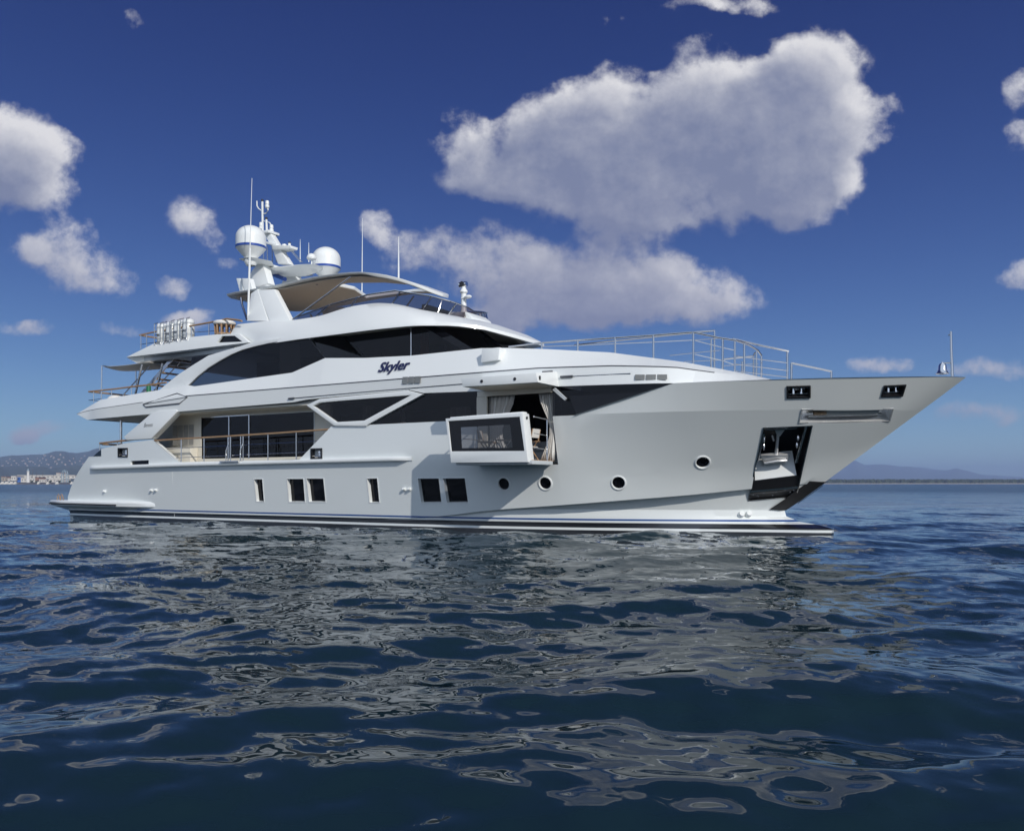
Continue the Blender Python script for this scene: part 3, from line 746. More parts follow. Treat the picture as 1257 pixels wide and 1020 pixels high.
for u0, u1, v0, v1 in ((636, 0, 0, 0),): pass
# things glimpsed through those panes
for (x0, x1, z0, z1, w, mt) in ((18.6, 19.1, 3.6, 4.55, .9, GREYW), (20.4, 20.6, 3.7, 4.6, .3, CREAM), (22.6, 23.4, 3.3, 4.3, .8, GREYW), (28.1, 28.35, 3.4, 4.4, .3, CREAM)):
    m = M()
    m.grid([[(x0 + (x1 - x0) * k / 9, -3.35 + .07 * math.sin(k * 2.3), z) for k in range(10)] for z in (z0, z1)])
    tag(m.build('window_curtain', CURTAIN, None), "pale curtain hanging inside the dark main deck windows", "curtain", "curtains behind the main deck windows")

# ------------------------------------------------------------------ upper band (bulwark of the upper deck, then coach roof)
Lz = lerp([1.3, 2.2, 8.94, 15.66, 16.4, 17.1, 21.3, 21.94, 24.2, 27.05, 31, 36], [4.94, 4.63, 4.72, 4.79, 4.86, 4.88, 4.95, 4.80, 4.74, 4.73, 4.63, 4.6])
Gz = lerp([1.3, 2.2, 9.4, 26.5, 29, 31, 32, 33.5], [4.95, 5.05, 5.36, 5.36, 5.27, 5.12, 4.95, 4.72])
Tz = lerp([1.3, 3.2, 7.3, 9.27, 9.63, 15.36, 17.07, 19.0, 21.17, 24.1, 25.1, 26.5, 28.6, 29.96, 31, 32.08, 32.8, 33.5], [4.96, 5.52, 5.74, 5.84, 5.77, 5.98, 6.42, 6.28, 6.20, 6.23, 6.17, 6.05, 5.82, 5.56, 5.36, 5.1, 4.93, 4.74])
Ly = lerp([1.3, 2.2, 3.2, 24], [3.82, 3.86, 3.98, 4.0])
def ly(x): return Ly(x) if x < 24 else ys(x) - .02 - .16 * sstep(x, 30.6, 31.4)
def gy(x): return Ly(x) + .03 * sstep(x, 2, 3.4) if x < 24 else ly(x) + .03 * (1 - sstep(x, 24, 27)) - .12 * sstep(x, 25, 31) - .45 * sstep(x, 30, 33.5)
Ty = interp([1.3, 3.2, 9, 17, 24, 25.1, 26.5, 28.6, 30, 31, 32.1, 32.8, 33.5], [3.8, 3.85, 3.8, 3.74, 3.68, 3.6, 3.34, 3.02, 2.9, 2.78, 2.5, 2.3, 2.0])
def band_y(x, z):
    l_, g_, t_ = Lz(x), Gz(x), Tz(x)
    return -float(np.interp(z, [l_, g_, max(t_, g_ + .01)], [ly(x), gy(x), Ty(x)]))
bx = sorted(set([1.3, 1.7, 2.2, 2.7, 3.2] + list(np.arange(4, 33.6, .5)) + [8.94, 9.27, 9.63, 9.4, 15.36, 15.66, 16.4, 17.07, 17.1, 21.17, 21.3, 21.94, 24.1, 24.2, 25.1, 27.05, 28.6, 29.96, 32.08, 32.8]))
m = M()
def mid(a, b_): return tuple((p_ + q_) / 2 for p_, q_ in zip(a, b_))
r0 = [(x, -ly(x), Lz(x)) for x in bx]; r1 = [(x, -gy(x), Gz(x)) for x in bx]; r2 = [(x, -Ty(x), Tz(x)) for x in bx]
rin = [(x, -ly(x) + .2, Lz(x) + .01) for x in bx]
m.grid([rin, r0, r1, r2, [(x, -Ty(x) + .14, Tz(x) + .005) for x in bx], [(x, -Ty(x) + .15, 4.95 if x < 24.4 else Tz(x) + .0) for x in bx]])
fwx = [x for x in bx if x >= 24.2]
m.grid([[(x, -Ty(x) + .14, Tz(x) + .005) for x in fwx], [(x, -Ty(x) * .5, Tz(x) + .04) for x in fwx], [(x, 0, Tz(x) + .06) for x in fwx]])
m.quad((1.3, -3.82, 4.95), (2.2, -3.86, 4.63), (2.2, 0, 4.63), (1.15, 0, 4.95)); m.quad((1.3, -3.8, 4.96), (3.2, -3.71, 5.52), (3.2, -3.7, 4.96), (1.3, -3.7, 4.95))
m.quad((1.3, -3.82, 4.955), (3.2, -3.7, 4.955), (3.2, 0, 4.955), (1.15, 0, 4.955))
m.mirror(); band = m.build('upper_deck_side', WHITE, yacht, sharp=14)
m = M(); m.box((2.2, -3.7, 4.75), (24.3, 3.7, 4.95)); m.build('upper_deck', DECKWHITE, yacht)
gx = [x for x in bx if 9.4 <= x <= 32]
m = M(); m.tube([(x, -gy(x) - .002, Gz(x)) for x in gx], .018, 6); m.tube([(x, -gy(x) - .002, Gz(x)) for x in bx if x <= 6.9], .01, 5)
m.build('groove', LINE, band)
def on_band(u, v, off=.0):
    p_ = P(u, v, -3.9)
    for _ in range(6): p_ = P(u, v, band_y(p_.x, p_.z) - off)
    return p_
for pts, r in (([(354, 489.3), (460, 480), (568, 471.2), (600, 468)], .014), ([(688, 462.6), (774, 458.5)], .016), ([(386, 494), (500, 479), (521, 483)], .006)):
    m = M(); m.tube([on_band(u, v, .01) for u, v in pts], r, 6); m.build('awning_slot', LINE if r != .016 else STEEL, band)
m = M(); m.tube([on_band(u, v, .03) for u, v in ((354, 489.3), (361, 488.6))], .035, 6); m.build('awning_bracket', LINE, band); m = M(); m.tube([on_band(u, v, .03) for u, v in ((688, 462.8), (703, 461.8))], .04, 6); m.build('awning_bracket', LINE, band)
# hatch outline on the aft quarter
hx = [(175.5, 496.4), (217.5, 482.8), (230, 487.6), (220.5, 495.2), (179, 499.6)]
m = M(); pts = [on_band(u, v, .012) for u, v in hx]; m.tube(pts + [pts[0]], .022, 5); m.tube([on_band(176, 496.4, .01), on_band(230, 487.4, .01)], .01, 5); m.tube([pts[3], pts[4]], .032, 5); m.build('hatch_outline', LINE, band)
m = M()
def louvre(m, q, n_, cols):
    a, b_, c_, d_ = [on_band(u, v, .035) for u, v in q]     # tl tr br bl
    for k in range(cols):
        e0, e1 = (k + .04) / cols, (k + .93) / cols
        m.quad(a.lerp(b_, e0), a.lerp(b_, e1), d_.lerp(c_, e1), d_.lerp(c_, e0), mi=1)
        for i in range(n_):
            t0, t1 = (i + .2) / n_, (i + .75) / n_; o_ = Vector((0, -.02, 0))
            m.quad(a.lerp(b_, e0).lerp(d_.lerp(c_, e0), t0) + o_, a.lerp(b_, e1).lerp(d_.lerp(c_, e1), t0) + o_, a.lerp(b_, e1).lerp(d_.lerp(c_, e1), t1), a.lerp(b_, e0).lerp(d_.lerp(c_, e0), t1), mi=0)
louvre(m, [(494, 462.8), (517, 461.7), (516.6, 470), (493, 471.2)], 6, 3); m.build('air_vent', [WHITE, LOUV], band)
m = M(); louvre(m, [(779, 459.8), (820, 459.6), (820, 465.8), (778.6, 466.2)], 6, 3); m.build('air_vent', [WHITE, LOUV], band)
q = [on_band(*p_) for p_ in ((464, 460.5), (501.5, 456.6), (504.5, 441.5), (467, 445.6))]
def skyler(name, m_, dx, dz, depth):
    mm_ = M()
    for k, (ox, oz) in enumerate(((-.022, -.012), (.022, -.012), (-.022, .012), (.022, .012))):
        o_ = lettering("Skyler", [(a.x + dx + ox, a.z + dz + oz) for a in q], band_y, 't', m_, None, shear=.3, depth=depth + k * .0015)
        mm_.add([tuple(v.co) for v in o_.data.vertices], [tuple(f.vertices) for f in o_.data.polygons]); bpy.data.objects.remove(o_)
    return mm_.build(name, m_, band, weld=False, smooth=False)
skyler('name_outline', GREYW, -.035, -.03, .008)  # grey outline of the lettering, set just behind the navy
skyler('name_lettering', NAVY, 0, 0, .02)
# wing-shaped light housing ahead of the wheelhouse
m = M()
q = [(591.5, 428.3), (613.5, 426.3), (611.5, 441.5), (590, 445)]
f_ = [P(u, v, -4.02) for u, v in q]; m.hexa([*f_], [p_ + Vector((.0, .75, .0)) for p_ in f_]); m.build('side_light_box', WHITE, yacht, bevel=.02)

# ------------------------------------------------------------------ upper deck house
YS = -3.62
OUT = [PX(u, v, YS) for u, v in ((194, 480), (206, 470), (218, 460.3), (236, 448.5), (255.5, 436.5), (277, 430), (298, 424))] + [(13.2, 7.42), (16.3, 7.42)] + [PX(u, v, YS) for u, v in ((400.5, 441.5), (360, 459.2), (300, 469), (238, 476), (231, 475.5))]
ARCH = [PX(u, v, YS) for u, v in ((231.5, 473.2), (242.5, 462.5), (256.3, 451.5), (270, 443), (284, 435.4), (297.5, 429.7), (314, 425.2), (330, 421.6), (352, 418.2), (386, 415.8), (400, 440.3), (352.5, 459.4), (313.7, 464.9), (237.6, 474.4))]
ARCH[9] = (16.16, ARCH[9][1])
NOTCH = OUT[:7] + [(13.2, 7.42), (ARCH[9][0], 7.42), ARCH[9]] + ARCH[8::-1] + ARCH[:10:-1][:0] + [ARCH[13], ARCH[12], ARCH[11], ARCH[10]] + OUT[10:]
plate(NOTCH, [], lambda a, b_, t: (a, YS + t * .1, b_), .1, 'upper_house_side', WHITE, yacht, bevel=.012)
plate(NOTCH, [], lambda a, b_, t: (a, -YS - t * .1, b_), .1, 'upper_house_side', WHITE, yacht)
for s_ in (1, -1):
    m = M(); m.add([(x, s_ * (YS + .05), z) for x, z in ARCH], [list(range(len(ARCH)))]); m.build('arched_window', TINT, yacht)
m = M()
for i in range(len(ARCH)):
    a, b_ = ARCH[i], ARCH[(i+1) % len(ARCH)]; m.tube([(a[0], YS - .005, a[1]), (b_[0], YS - .005, b_[1])], .012, 5)
m.build('window_gasket', DARK, yacht)
m = M(); m.box((10.2, -2.9, 5.0), (17, 2.9, 5.05)); m.box((9.6, -.3, 5), (17, -.2, 7.2)); m.build('sky_lounge_interior', INTERIOR, yacht)
m = M(); m.grid([[(14.2 + k * .085 - (z - 5.9) * .0 + (.32 if z > 6.5 else 0) * 0, -3.3 + .05 * math.sin(k * 2.1), z) for k in range(14 if z < 6 else 14)] for z in (5.7, 7.2)])
tag(m.build('window_curtain', CURTAIN, None), "pale drawn curtain seen through the big arched upper window", "curtain")
# wheelhouse glass: facet, side, front
y2 = -2.9
A0, A1 = Vector((*PX(388, 415, YS)[:1], YS + .05, 7.4)), Vector((PX(400.5, 440.5, YS)[0], YS + .05, PX(400.5, 440.5, YS)[1] - .3))
A0 = Vector((16.2, YS + .06, 7.45)); A1.z = 5.9
B0 = P(425, 415, y2); B1 = P(448.5, 441, y2); d_ = B1 - B0; B0 = B0 - d_ * .2; B1 = B1 + d_ * .5
C0 = P(529.7, 402, y2); C1 = P(571, 427, y2); d_ = C1 - C0; C0 = C0 - d_ * .12; C1 = C1 + d_ * .35
def flat(name, pts, mt, parent=yacht): 
    mm_ = M(); mm_.quad(*pts); return mm_.build(name, mt, parent)
flat('wheelhouse_window', [A0, B0, B1, A1], TINT)
mid_t = P(505, 402, y2); mid_b = P(505, 439, y2)
mt_ = B0.lerp(C0, (mid_t.x - B0.x) / (C0.x - B0.x)); mb_ = B1.lerp(C1, (mid_b.x - B1.x) / (C1.x - B1.x))
flat('wheelhouse_window', [B0, mt_, mb_, B1], TINT); flat('wheelhouse_window', [mt_, C0, C1, mb_], TINT)
m = M(); m.tube([mt_ + Vector((0, -.02, 0)), mb_ + Vector((0, -.02, 0))], .03, 6); m.build('window_mullion', STEEL, yacht)
D0, D1 = Vector((22.45, -1.3, C0.z)), Vector((24.1, -1.45, C1.z)); E0, E1 = Vector((22.75, 0, C0.z)), Vector((24.55, 0, C1.z))
fl = lambda p_: Vector((p_.x, -p_.y, p_.z))
for a in ([C0, D0, D1, C1], [D0, E0, E1, D1], [E0, fl(D0), fl(D1), E1], [fl(D0), fl(C0), fl(C1), fl(D1)]): flat('windscreen', a, TINT)
for a in ([fl(A0), fl(B0), fl(B1), fl(A1)], [fl(B0), fl(C0), fl(C1), fl(B1)]): flat('wheelhouse_window', a, TINT)
def strip(p_, q_, w, mt, off=Vector((0, -.012, 0)), name='window_pillar'):
    m = M(); ax = w; m.quad(p_ - ax + off, p_ + ax + off, q_ + ax + off, q_ - ax + off); return m.build(name, mt, yacht)
strip(C0, C1, Vector((.22, .06, 0)), BLACKGLASS); strip(D0, D1, Vector((.07, .01, 0)), BLACKGLASS, Vector((.01, -.015, .01)))
strip(B0, B1, Vector((.07, 0, 0)), BLACKGLASS, Vector((0, -.012, 0)))
m = M(); m.box((17.2, -2.6, 5.0), (23.6, 2.6, 5.05)); m.box((18.5, -.1, 5), (20, 0.1, 7.2)); m.box((22.2, -2.3, 5.05), (23.6, 2.3, 6.2)); m.build('wheelhouse_interior', INTERIOR, yacht)
m = M(); m.grid([[(0, 0, 0)] * 2] * 2) if False else None
a = P(519, 409, -2.55); b_ = P(518, 436, -2.55)
m.grid([[(a.x - .15 + k * .05, -2.5 + .04 * math.sin(k * 2), z) for k in range(9)] for z in (b_.z, a.z)])
tag(m.build('window_curtain', ORANGE, None), "narrow orange curtain inside the wheelhouse side window", "curtain")
m = M(); m.tube([P(600, 424, -1.55), P(594, 416, -1.3), P(596, 413, -1.2)], .02, 6); m.build('windscreen_wiper', STEEL, yacht)

# ------------------------------------------------------------------ fly deck: roof, brow and coaming
ye = interp([9.5, 12.0, 14.2, 16, 19, 21, 22, 22.8, 23.3, 23.7, 23.9, 23.98], [3.15, 3.28, 3.62, 3.72, 3.72, 3.55, 3.2, 2.7, 2.2, 1.5, .8, 0])
ze = lerp([9.5, 12.6, 21, 22.5, 23.3, 24], [7.24, 7.24, 7.30, 7.26, 7.16, 6.95])
cy = interp([9.5, 11.4, 13.3, 15.7, 17.7, 18.6, 19.4, 20.5, 21.2, 21.5, 21.62], [3.3, 3.1, 3.0, 2.9, 2.8, 2.7, 2.55, 2.15, 1.5, .8, 0])
cz = interp([9.5, 11.1, 11.45, 13.26, 14.44, 15.67, 17.66, 18.56, 19.35, 20.5, 21.24, 21.62], [7.9, 7.95, 8.34, 8.34, 8.24, 8.26, 8.50, 8.53, 8.46, 8.17, 8.0, 8.0])
rx_ = sorted(set(list(np.arange(9.5, 21.6, .4)) + [11.1, 11.25, 11.45, 12.6]))
nfr = 9
def roof_row(k):
    pts = []
    for x in rx_: pts.append((x, k))
    return pts
def coam(x): return cy(x), cz(x)
tt = [0, .3, .55, .75, .88, .95, 1.0]
def sect(i):           # i indexes a shared parameter along edge and coaming
    s_ = i / 44; xe = 9.5 + (23.98 - 9.5) * s_; xc = 9.5 + (21.62 - 9.5) * s_
    return xe, xc
secs = []
par = [k / 60 for k in range(54)] + [.905 + .095 * k / 16 for k in range(17)]
par = sorted(set(par))
rowsr = [[] for _ in range(9)]
for s_ in par:
    s2 = s_
    xe = 9.5 + 14.48 * (1 - (1 - s_) ** 1.25) if False else 9.5 + 14.48 * s_
    xc = 9.5 + 12.12 * min(1, s_)
    e = Vector((xe, -ye(xe), ze(xe))); c_ = Vector((xc, -cy(xc), cz(xc)))
    top = e + Vector((0, .03, .12)); 
    dv = c_ - top
    rowsr[0].append(Vector((xe - .5 * (xe > 22) * s_, -max(0, ye(xe) - .55) if ye(xe) > .55 else -ye(xe) * .0, ze(xe) + .09)))
    rowsr[1].append(e + Vector((0, .10 if ye(xe) > .1 else 0, -.0)))
    rowsr[2].append(e); rowsr[3].append(top)
    b1 = top + dv * .25 + Vector((0, 0, .10 * s_)); b2 = top + dv * .6 + Vector((0, -.08 * (ye(xe) > .5), .10 * s_)); 
    rowsr[4].append(b1); rowsr[5].append(b2); rowsr[6].append(c_)
    inn = Vector((xc - (.1 if s_ > .9 else 0), -max(0, cy(xc) - .14), cz(xc) - .005)); rowsr[7].append(inn)
    rowsr[8].append(Vector((inn.x, inn.y, 7.55)))
for r in rowsr:
    r[-1].y = 0
m = M(); m.grid(rowsr); m.mirror(); fly = m.build('fly_deck_roof', WHITE, yacht, sharp=38)
m = M()
ov = [(x, -ye(x) + .45) for x in np.arange(9.5, 23.3, .3)]
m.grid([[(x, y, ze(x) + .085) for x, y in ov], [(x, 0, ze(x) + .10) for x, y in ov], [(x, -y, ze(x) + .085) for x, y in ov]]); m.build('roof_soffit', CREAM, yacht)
m = M(); m.grid([[(x, -cy(x) + .12, 7.56), (x, cy(x) - .12, 7.56)] for x in np.arange(6.5, 21.4, .4)]); m.build('fly_deck', PALETEAK, yacht)
m = M(); xs2 = np.arange(13.9, 20.3, .4)
m.tube([P(u, v, -3.45) + Vector((0, -.0, 0)) for u, v in ((308, 421.5), (388, 408.4), (430, 403.2), (477, 399))], .014, 5); m.build('roof_groove', LINE, fly)
# aft overhang of the fly deck with its dark side insert
yo = -3.42
TOPF = [(4.63, 7.43), (6.5, 7.92), (8.81, 7.99), (10.68, 7.95), (11.98, 7.86), (12.7, 7.42), (5.46, 7.42)]
INS = [PX(u, v, yo) for u, v in ((267.5, 421), (273, 412.6), (288.5, 412.4), (299.5, 419.8))]
for s_ in (1, -1):
    plate(TOPF, [INS], lambda a, b_, t: (a, s_ * (yo - .10 * max(0, min(1, (7.92 - b_) * 2)) + t * .14), b_), .1, 'fly_deck_side', WHITE, yacht, bevel=.012)
    m = M(); m.add([(x, s_ * (yo + .06), z) for x, z in INS], [[0, 1, 2, 3]]); m.build('side_insert', BLACKGLASS, yacht)
m = M()
m.hexa([(4.63, -3.5, 7.42), (5.05, -3.3, 7.16), (5.05, 3.3, 7.16), (4.63, 3.5, 7.42)], [(5.6, -3.38, 7.6), (5.6, -3.3, 7.2), (5.6, 3.3, 7.2), (5.6, 3.38, 7.6)])
m.hexa([(4.63, -3.5, 7.44), (4.9, -3.5, 7.41), (4.9, 3.5, 7.41), (4.63, 3.5, 7.44)], [(6.5, -3.34, 7.91), (6.6, -3.3, 7.6), (6.6, 3.3, 7.6), (6.5, 3.34, 7.91)])
m.build('fly_deck_tail', WHITE, yacht)
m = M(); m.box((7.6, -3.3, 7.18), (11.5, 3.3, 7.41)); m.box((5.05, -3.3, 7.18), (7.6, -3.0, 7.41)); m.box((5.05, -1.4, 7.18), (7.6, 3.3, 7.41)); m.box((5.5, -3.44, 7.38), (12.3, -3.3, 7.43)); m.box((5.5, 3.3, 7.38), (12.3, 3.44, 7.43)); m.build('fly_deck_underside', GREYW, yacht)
m = M(); m.box((7.7, -3.2, 7.5), (11.0, 3.2, 7.56)); m.build('fly_aft_deck', TEAK, yacht)
m = M(); q = [PX(u, v, -3.55) for u, v in ((234.5, 438.5), (256, 436), (232, 452.5))]; m.prism(q, -3.5, -3.42); m.build('stair_window', BLACKGLASS, yacht)
# windscreen of the fly deck
wx = [14.76, 16.5, 18.23, 19.38, 20.2, 20.63, 20.95, 21.22, 21.38]
wt = [P(u, v, y) for u, v, y in ((366, 388.5, -2.82), (408, 373.5, -2.7), (452, 361.7, -2.6), (485, 356.8, -2.4), (529.3, 363.7, -1.85), (547, 368.2, -1.45), (559.5, 372, -1.1), (574, 377.5, -.5), (581.5, 382.3, 0))]
wb = []
for i, p_ in enumerate(wt):
    x = [14.6, 16.5, 18.4, 19.3, 20.5, 20.95, 21.25, 21.5, 21.62][i]; wb.append(Vector((x, -cy(x) + .05, cz(x) - .03)))
m = M(); m.grid([wt, wb]); m.mirror(); wsc = m.build('fly_windscreen', SMOKE, yacht)
m = M(); m.tube(wt, .03, 8); m.tube([fl(p_) for p_ in wt], .03, 8); m.build('top_rail', STEEL, wsc)
for u0, v0, u1, v1, y in ((491.5, 357.7, 480.5, 373.5, -2.4), (529.5, 364.3, 518.5, 380.8, -1.95), (560, 372.5, 549.5, 388, -1.35), (439, 365, 430, 377.5, -2.7), (402, 377, 388, 388, -2.8)):
    m = M(); m.tube([P(u0, v0, y), P(u1, v1, y - .1)], .03, 6); m.build('stanchion', STEEL, wsc)
# ------------------------------------------------------------------ hardtop and its legs
hw = interp([9.4, 9.6, 10.2, 13, 16, 17.5, 18.6, 19.3, 19.75, 19.9], [1.7, 2.05, 2.18, 2.2, 2.16, 1.98, 1.6, 1.15, .6, .0])
hz = interp([9.4, 12.5, 15, 16.9, 17.9, 19.3, 19.9], [10.02, 10.02, 10.1, 10.06, 9.92, 9.52, 9.26])
def hcam(x, y): return hz(x) + .10 * (1 - (y / 2.2) ** 2) * sstep(19.9 - x, 0, 1.5)
hxs = [9.4, 9.6, 10.2] + list(np.arange(10.8, 17.4, .5)) + [17.5, 18.0, 18.4, 18.8, 19.1, 19.3, 19.55, 19.75, 19.85, 19.9]
rim = [(x, -hw(x)) for x in hxs]; outer = rim + [(x, -y) for x, y in rim[::-1][1:]]
HOLE = [(14.83, -.75), (14.98, .3), (14.5, 1.7), (17.2, 1.62), (18.4, 1.2), (18.8, .4), (18.3, -.15), (17.1, -.25), (15.7, -.85)]
hard = plate(outer, [HOLE], lambda a, b_, t: (a, b_ * (1 - .03 * t), hcam(a, b_) - .13 * t * (.6 + .4 * (abs(b_) < 1.9))), .1, 'hardtop', WHITE, yacht, bevel=.02)
inn = [(9.75 + (x - 9.4) * .985 if x < 15 else x - .12, (y * .90)) for x, y in outer]
plate(inn, [HOLE], lambda a, b_, t: (a, b_, hcam(a, b_) - .145 - .01 * t), .1, 'headliner', BEIGE, yacht)
m = M()
for x in (11.5, 13, 14.5, 16):
    for y in (-1.5, -.2): 
        if (x, y) != (16, -.2): m = M(); m.lathe([(.05, 0), (.05, -.02), (0, -.02)], (x, y, hcam(x, y) - .155), 10); m.build('downlight', CHROME, hard)
for s_ in (1, -1):
    A = [P(308, 363, -2.2), P(316, 358, -2.2), P(329, 394, -2.9), P(303, 394, -2.9)]; Bq = [P(316.5, 359, -2.2), P(336, 358, -2.2), P(357, 396, -2.9), P(331, 394.5, -2.9)]
    for q in (A, Bq):
        q = [Vector((p_.x, s_ * p_.y, p_.z)) for p_ in q]; q[0].z += .1; q[1].z += .1
        m = M(); m.hexa(q, [p_ + Vector((.05, s_ * .22, 0)) for p_ in q]); m.build('hardtop_leg', WHITE, yacht, bevel=.015)
    q = [Vector((p_.x, s_ * p_.y, p_.z)) for p_ in (P(296, 366, -2.1), P(297, 374, -2.2), P(303, 392, -2.6))]
    m = M(); m.tube(q, .05, 8); m.build('aft_stay', STEEL, yacht)
    m = M(); a, b_ = P(430.6, 340, -2.05), P(359, 392.5, -2.85); m.tube([Vector((a.x, s_ * a.y, a.z)), Vector((b_.x, s_ * b_.y, b_.z))], .035, 8); m.build('diagonal_strut', STEEL, yacht)
m = M()
m.lathe([(0, .0), (.12, 0), (.12, .03), (0, .05)], (12.0, -1.9, 10.12), 12)
m.build('hardtop_lamp', WHITE, yacht)
# console and helm seats glimpsed through the windscreen
m = M(); m.box((19.3, -1.2, 7.56), (20.3, 1.2, 8.5)); m.box((19.5, -.9, 8.5), (19.7, .9, 8.72)); m.build('helm_console', DARK, yacht, bevel=.05)
for y in (-.55, .45):
    t_ = thing('helm_seat', "padded helm seat behind the fly deck windscreen on its %s side" % ('near' if y < 0 else 'far'), 'seat', (18.5, y, 7.56), 'helm seats on the fly deck')
    m = M(); m.tube([(18.5, y, 7.56), (18.5, y, 8.0)], .07, 10); m.build('pedestal', STEEL, t_)
    m = M(); m.box((18.2, y - .28, 8.0), (18.75, y + .28, 8.14)); m.build('seat', GREYW, t_, bevel=.04)
    m = M(); m.hexa([(18.15, y - .28, 8.1), (18.28, y - .28, 8.1), (18.28, y + .28, 8.1), (18.15, y + .28, 8.1)], [(18.0, y - .25, 8.8), (18.1, y - .25, 8.8), (18.1, y + .25, 8.8), (18.0, y + .25, 8.8)]); m.build('backrest', GREYW, t_, bevel=.03)

# ------------------------------------------------------------------ mast, domes, aerials
def hexpl(pts, y0, y1, name, mt=WHITE, bevel=.02, parent=yacht):
    m = M(); m.prism([PX(u, v, (y0 + y1) / 2) for u, v in pts], y0, y1); return m.build(name, mt, parent, bevel=bevel)
for s_ in (1, -1):
    for (u0, u1) in ((290, 294.5), (296, 306)):
        a = [P(u0, 341.7, -1.9), P(u1, 341.7, -1.9), P(u1 + 5, 359, -1.9), P(u0 + 4.5, 359, -1.9)]
        a = [Vector((p_.x, -s_ * p_.y, p_.z)) for p_ in a]
        m = M(); m.hexa(a, [p_ - Vector((0, s_ * .25, 0)) for p_ in a]); m.build('arch_shoulder', WHITE, yacht, bevel=.012)
mast = hexpl([(313, 334), (323.5, 322), (326.5, 324), (333.5, 349), (322, 353), (306, 353), (309, 344)], -1.15, -.75, 'mast_pylon')
m = M(); q = [PX(u, v, -.95) for u, v in ((313, 334), (323.5, 322), (326.5, 324), (333.5, 349), (322, 353), (306, 353), (309, 344))]; m.prism(q, .75, 1.15); m.build('mast_pylon', WHITE, yacht, bevel=.02)
# spreader wings that carry domes and radar
m = M()
za = 11.42
def wing(outline, z0, z1, name, mt=WHITE):
    m = M(); n = len(outline); cxm = sum(p_[0] for p_ in outline) / n; cym = sum(p_[1] for p_ in outline) / n
    top = [(x, y, z1 + (0 if len(p3) < 3 else p3[2])) for p3 in outline for x, y in [p3[:2]]]
    bot = [(cxm + (x - cxm) * .8, cym + (y - cym) * .8, z0 + (0 if len(p3) < 3 else p3[2])) for p3 in outline for x, y in [p3[:2]]]
    m.hexa(bot, top); return m.build(name, mt, yacht, bevel=.015)
d1 = P(308, 318, -1.6)
wing([(d1.x - .45, -1.9, .08), (d1.x + .35, -1.95, .05), (d1.x + .75, -1.1), (11.0, -.6), (11.0, .6), (d1.x + .75, 1.1), (d1.x + .35, 1.95, .05), (d1.x - .45, 1.9, .08), (d1.x - .3, .8), (d1.x - .3, -.8)], d1.z - .2, d1.z - .08, 'dome_platform')
r1 = P(391, 325, -.3)
wing([(9.9, -.7, .22), (11.0, -.8, .18), (11.7, -.75, .08), (r1.x - .7, -.55, .14), (r1.x - .35, -.2, .18), (r1.x - .35, .35, .18), (r1.x - .7, .7, .14), (11.7, .75, .08), (9.9, .7, .22)], r1.z - .2, r1.z - .08, 'radar_platform')
def dome(c, s_, name='satellite_dome'):
    prof = [(0, -.50), (.22, -.50), (.24, -.44), (.42, -.26), (.62, -.03), (.645, 0)]
    m = M(); m.lathe(prof, c, 32, 0); m.lathe([(.26, -.62), (.26, -.48)], c, 20, 2)
    up = [(.655, .0), (.66, .10)]
    m.lathe(up, c, 32, 1)
    sh = [(.655, .10), (.655, .45)] + [(.655 * math.cos(a), .45 + .56 * math.sin(a)) for a in np.linspace(0, math.pi/2, 10)]
    m.lathe(sh, c, 32, 0); return m.build(name, [WHITE, BLUE, DARK], yacht, sharp=50)
c1 = P(308, 305.5, -1.6); dome(c1, 1)
c2 = P(400.5, 330.5, 1.5); dome(c2, 1)
m = M(); m.lathe([(.3, -1.4), (.26, -.62), (.34, -.5)], c2, 16); m.build('dome_pedestal', WHITE, yacht); m = M(); m.lathe([(.2, -.75), (.28, -.62), (.28, -.5)], c1, 16, 0); m.build('dome_pedestal', WHITE, yacht)
# raked top mast
m = M()
for s_ in (0,):
    q = [P(u, v, 0) for u, v in ((328, 289), (335, 288), (344, 303), (358, 325), (344.5, 325), (336, 303), (331, 295))]
    m.hexa([(p_.x, s_ - .16, p_.z) for p_ in q], [(p_.x, s_ + .16, p_.z) for p_ in q])
a, b_ = P(325, 288, 0), P(336, 290, 0); m.box((a.x, -.35, a.z - .06), (b_.x, .35, a.z + .05))
a, b_ = P(326, 299.5, 0), P(345, 304, 0); m.hexa([(a.x, -.3, a.z), (b_.x, -.3, b_.z), (b_.x, .3, b_.z), (a.x, .3, a.z)], [(a.x, -.3, a.z + .1), (b_.x, -.3, b_.z + .1), (b_.x, .3, b_.z + .1), (a.x, .3, a.z + .1)])
a, b_ = P(342, 306, 0), P(361, 307.5, 0); m.hexa([(a.x, -.35, a.z - .1), (b_.x, -.2, a.z - .14), (b_.x, .2, a.z - .14), (a.x, .35, a.z - .1)], [(a.x, -.4, a.z + .08), (b_.x, -.25, a.z - .02), (b_.x, .25, a.z - .02), (a.x, .4, a.z + .08)])
m.build('top_mast', WHITE, yacht, bevel=.012)
def pole(pts, r, name, mt=WHITE, y=0, rs=None):
    m = M(); m.tube([P(u, v, y) for u, v in pts], r, 8, rs=rs); return m.build(name, mt, yacht)
pole([(324.5, 300), (322.5, 288), (322, 247)], .05, 'light_pole'); pole([(327.8, 290), (327, 269)], .05, 'light_pole')
m = M(); m.tube([P(u, v, 0) for u, v in ((322, 259.5), (317.5, 256.5), (315.5, 253), (315.3, 247))], .03, 6); m.tube([P(u, v, 0) for u, v in ((323, 263), (327, 262), (329, 258), (328.5, 254))], .03, 6)
m.tube([P(u, v, 0) for u, v in ((320, 279), (320.5, 273), (324, 271.5), (331, 273.5), (333.5, 278))], .025, 6)
m.build('lamp_bracket', WHITE, yacht)
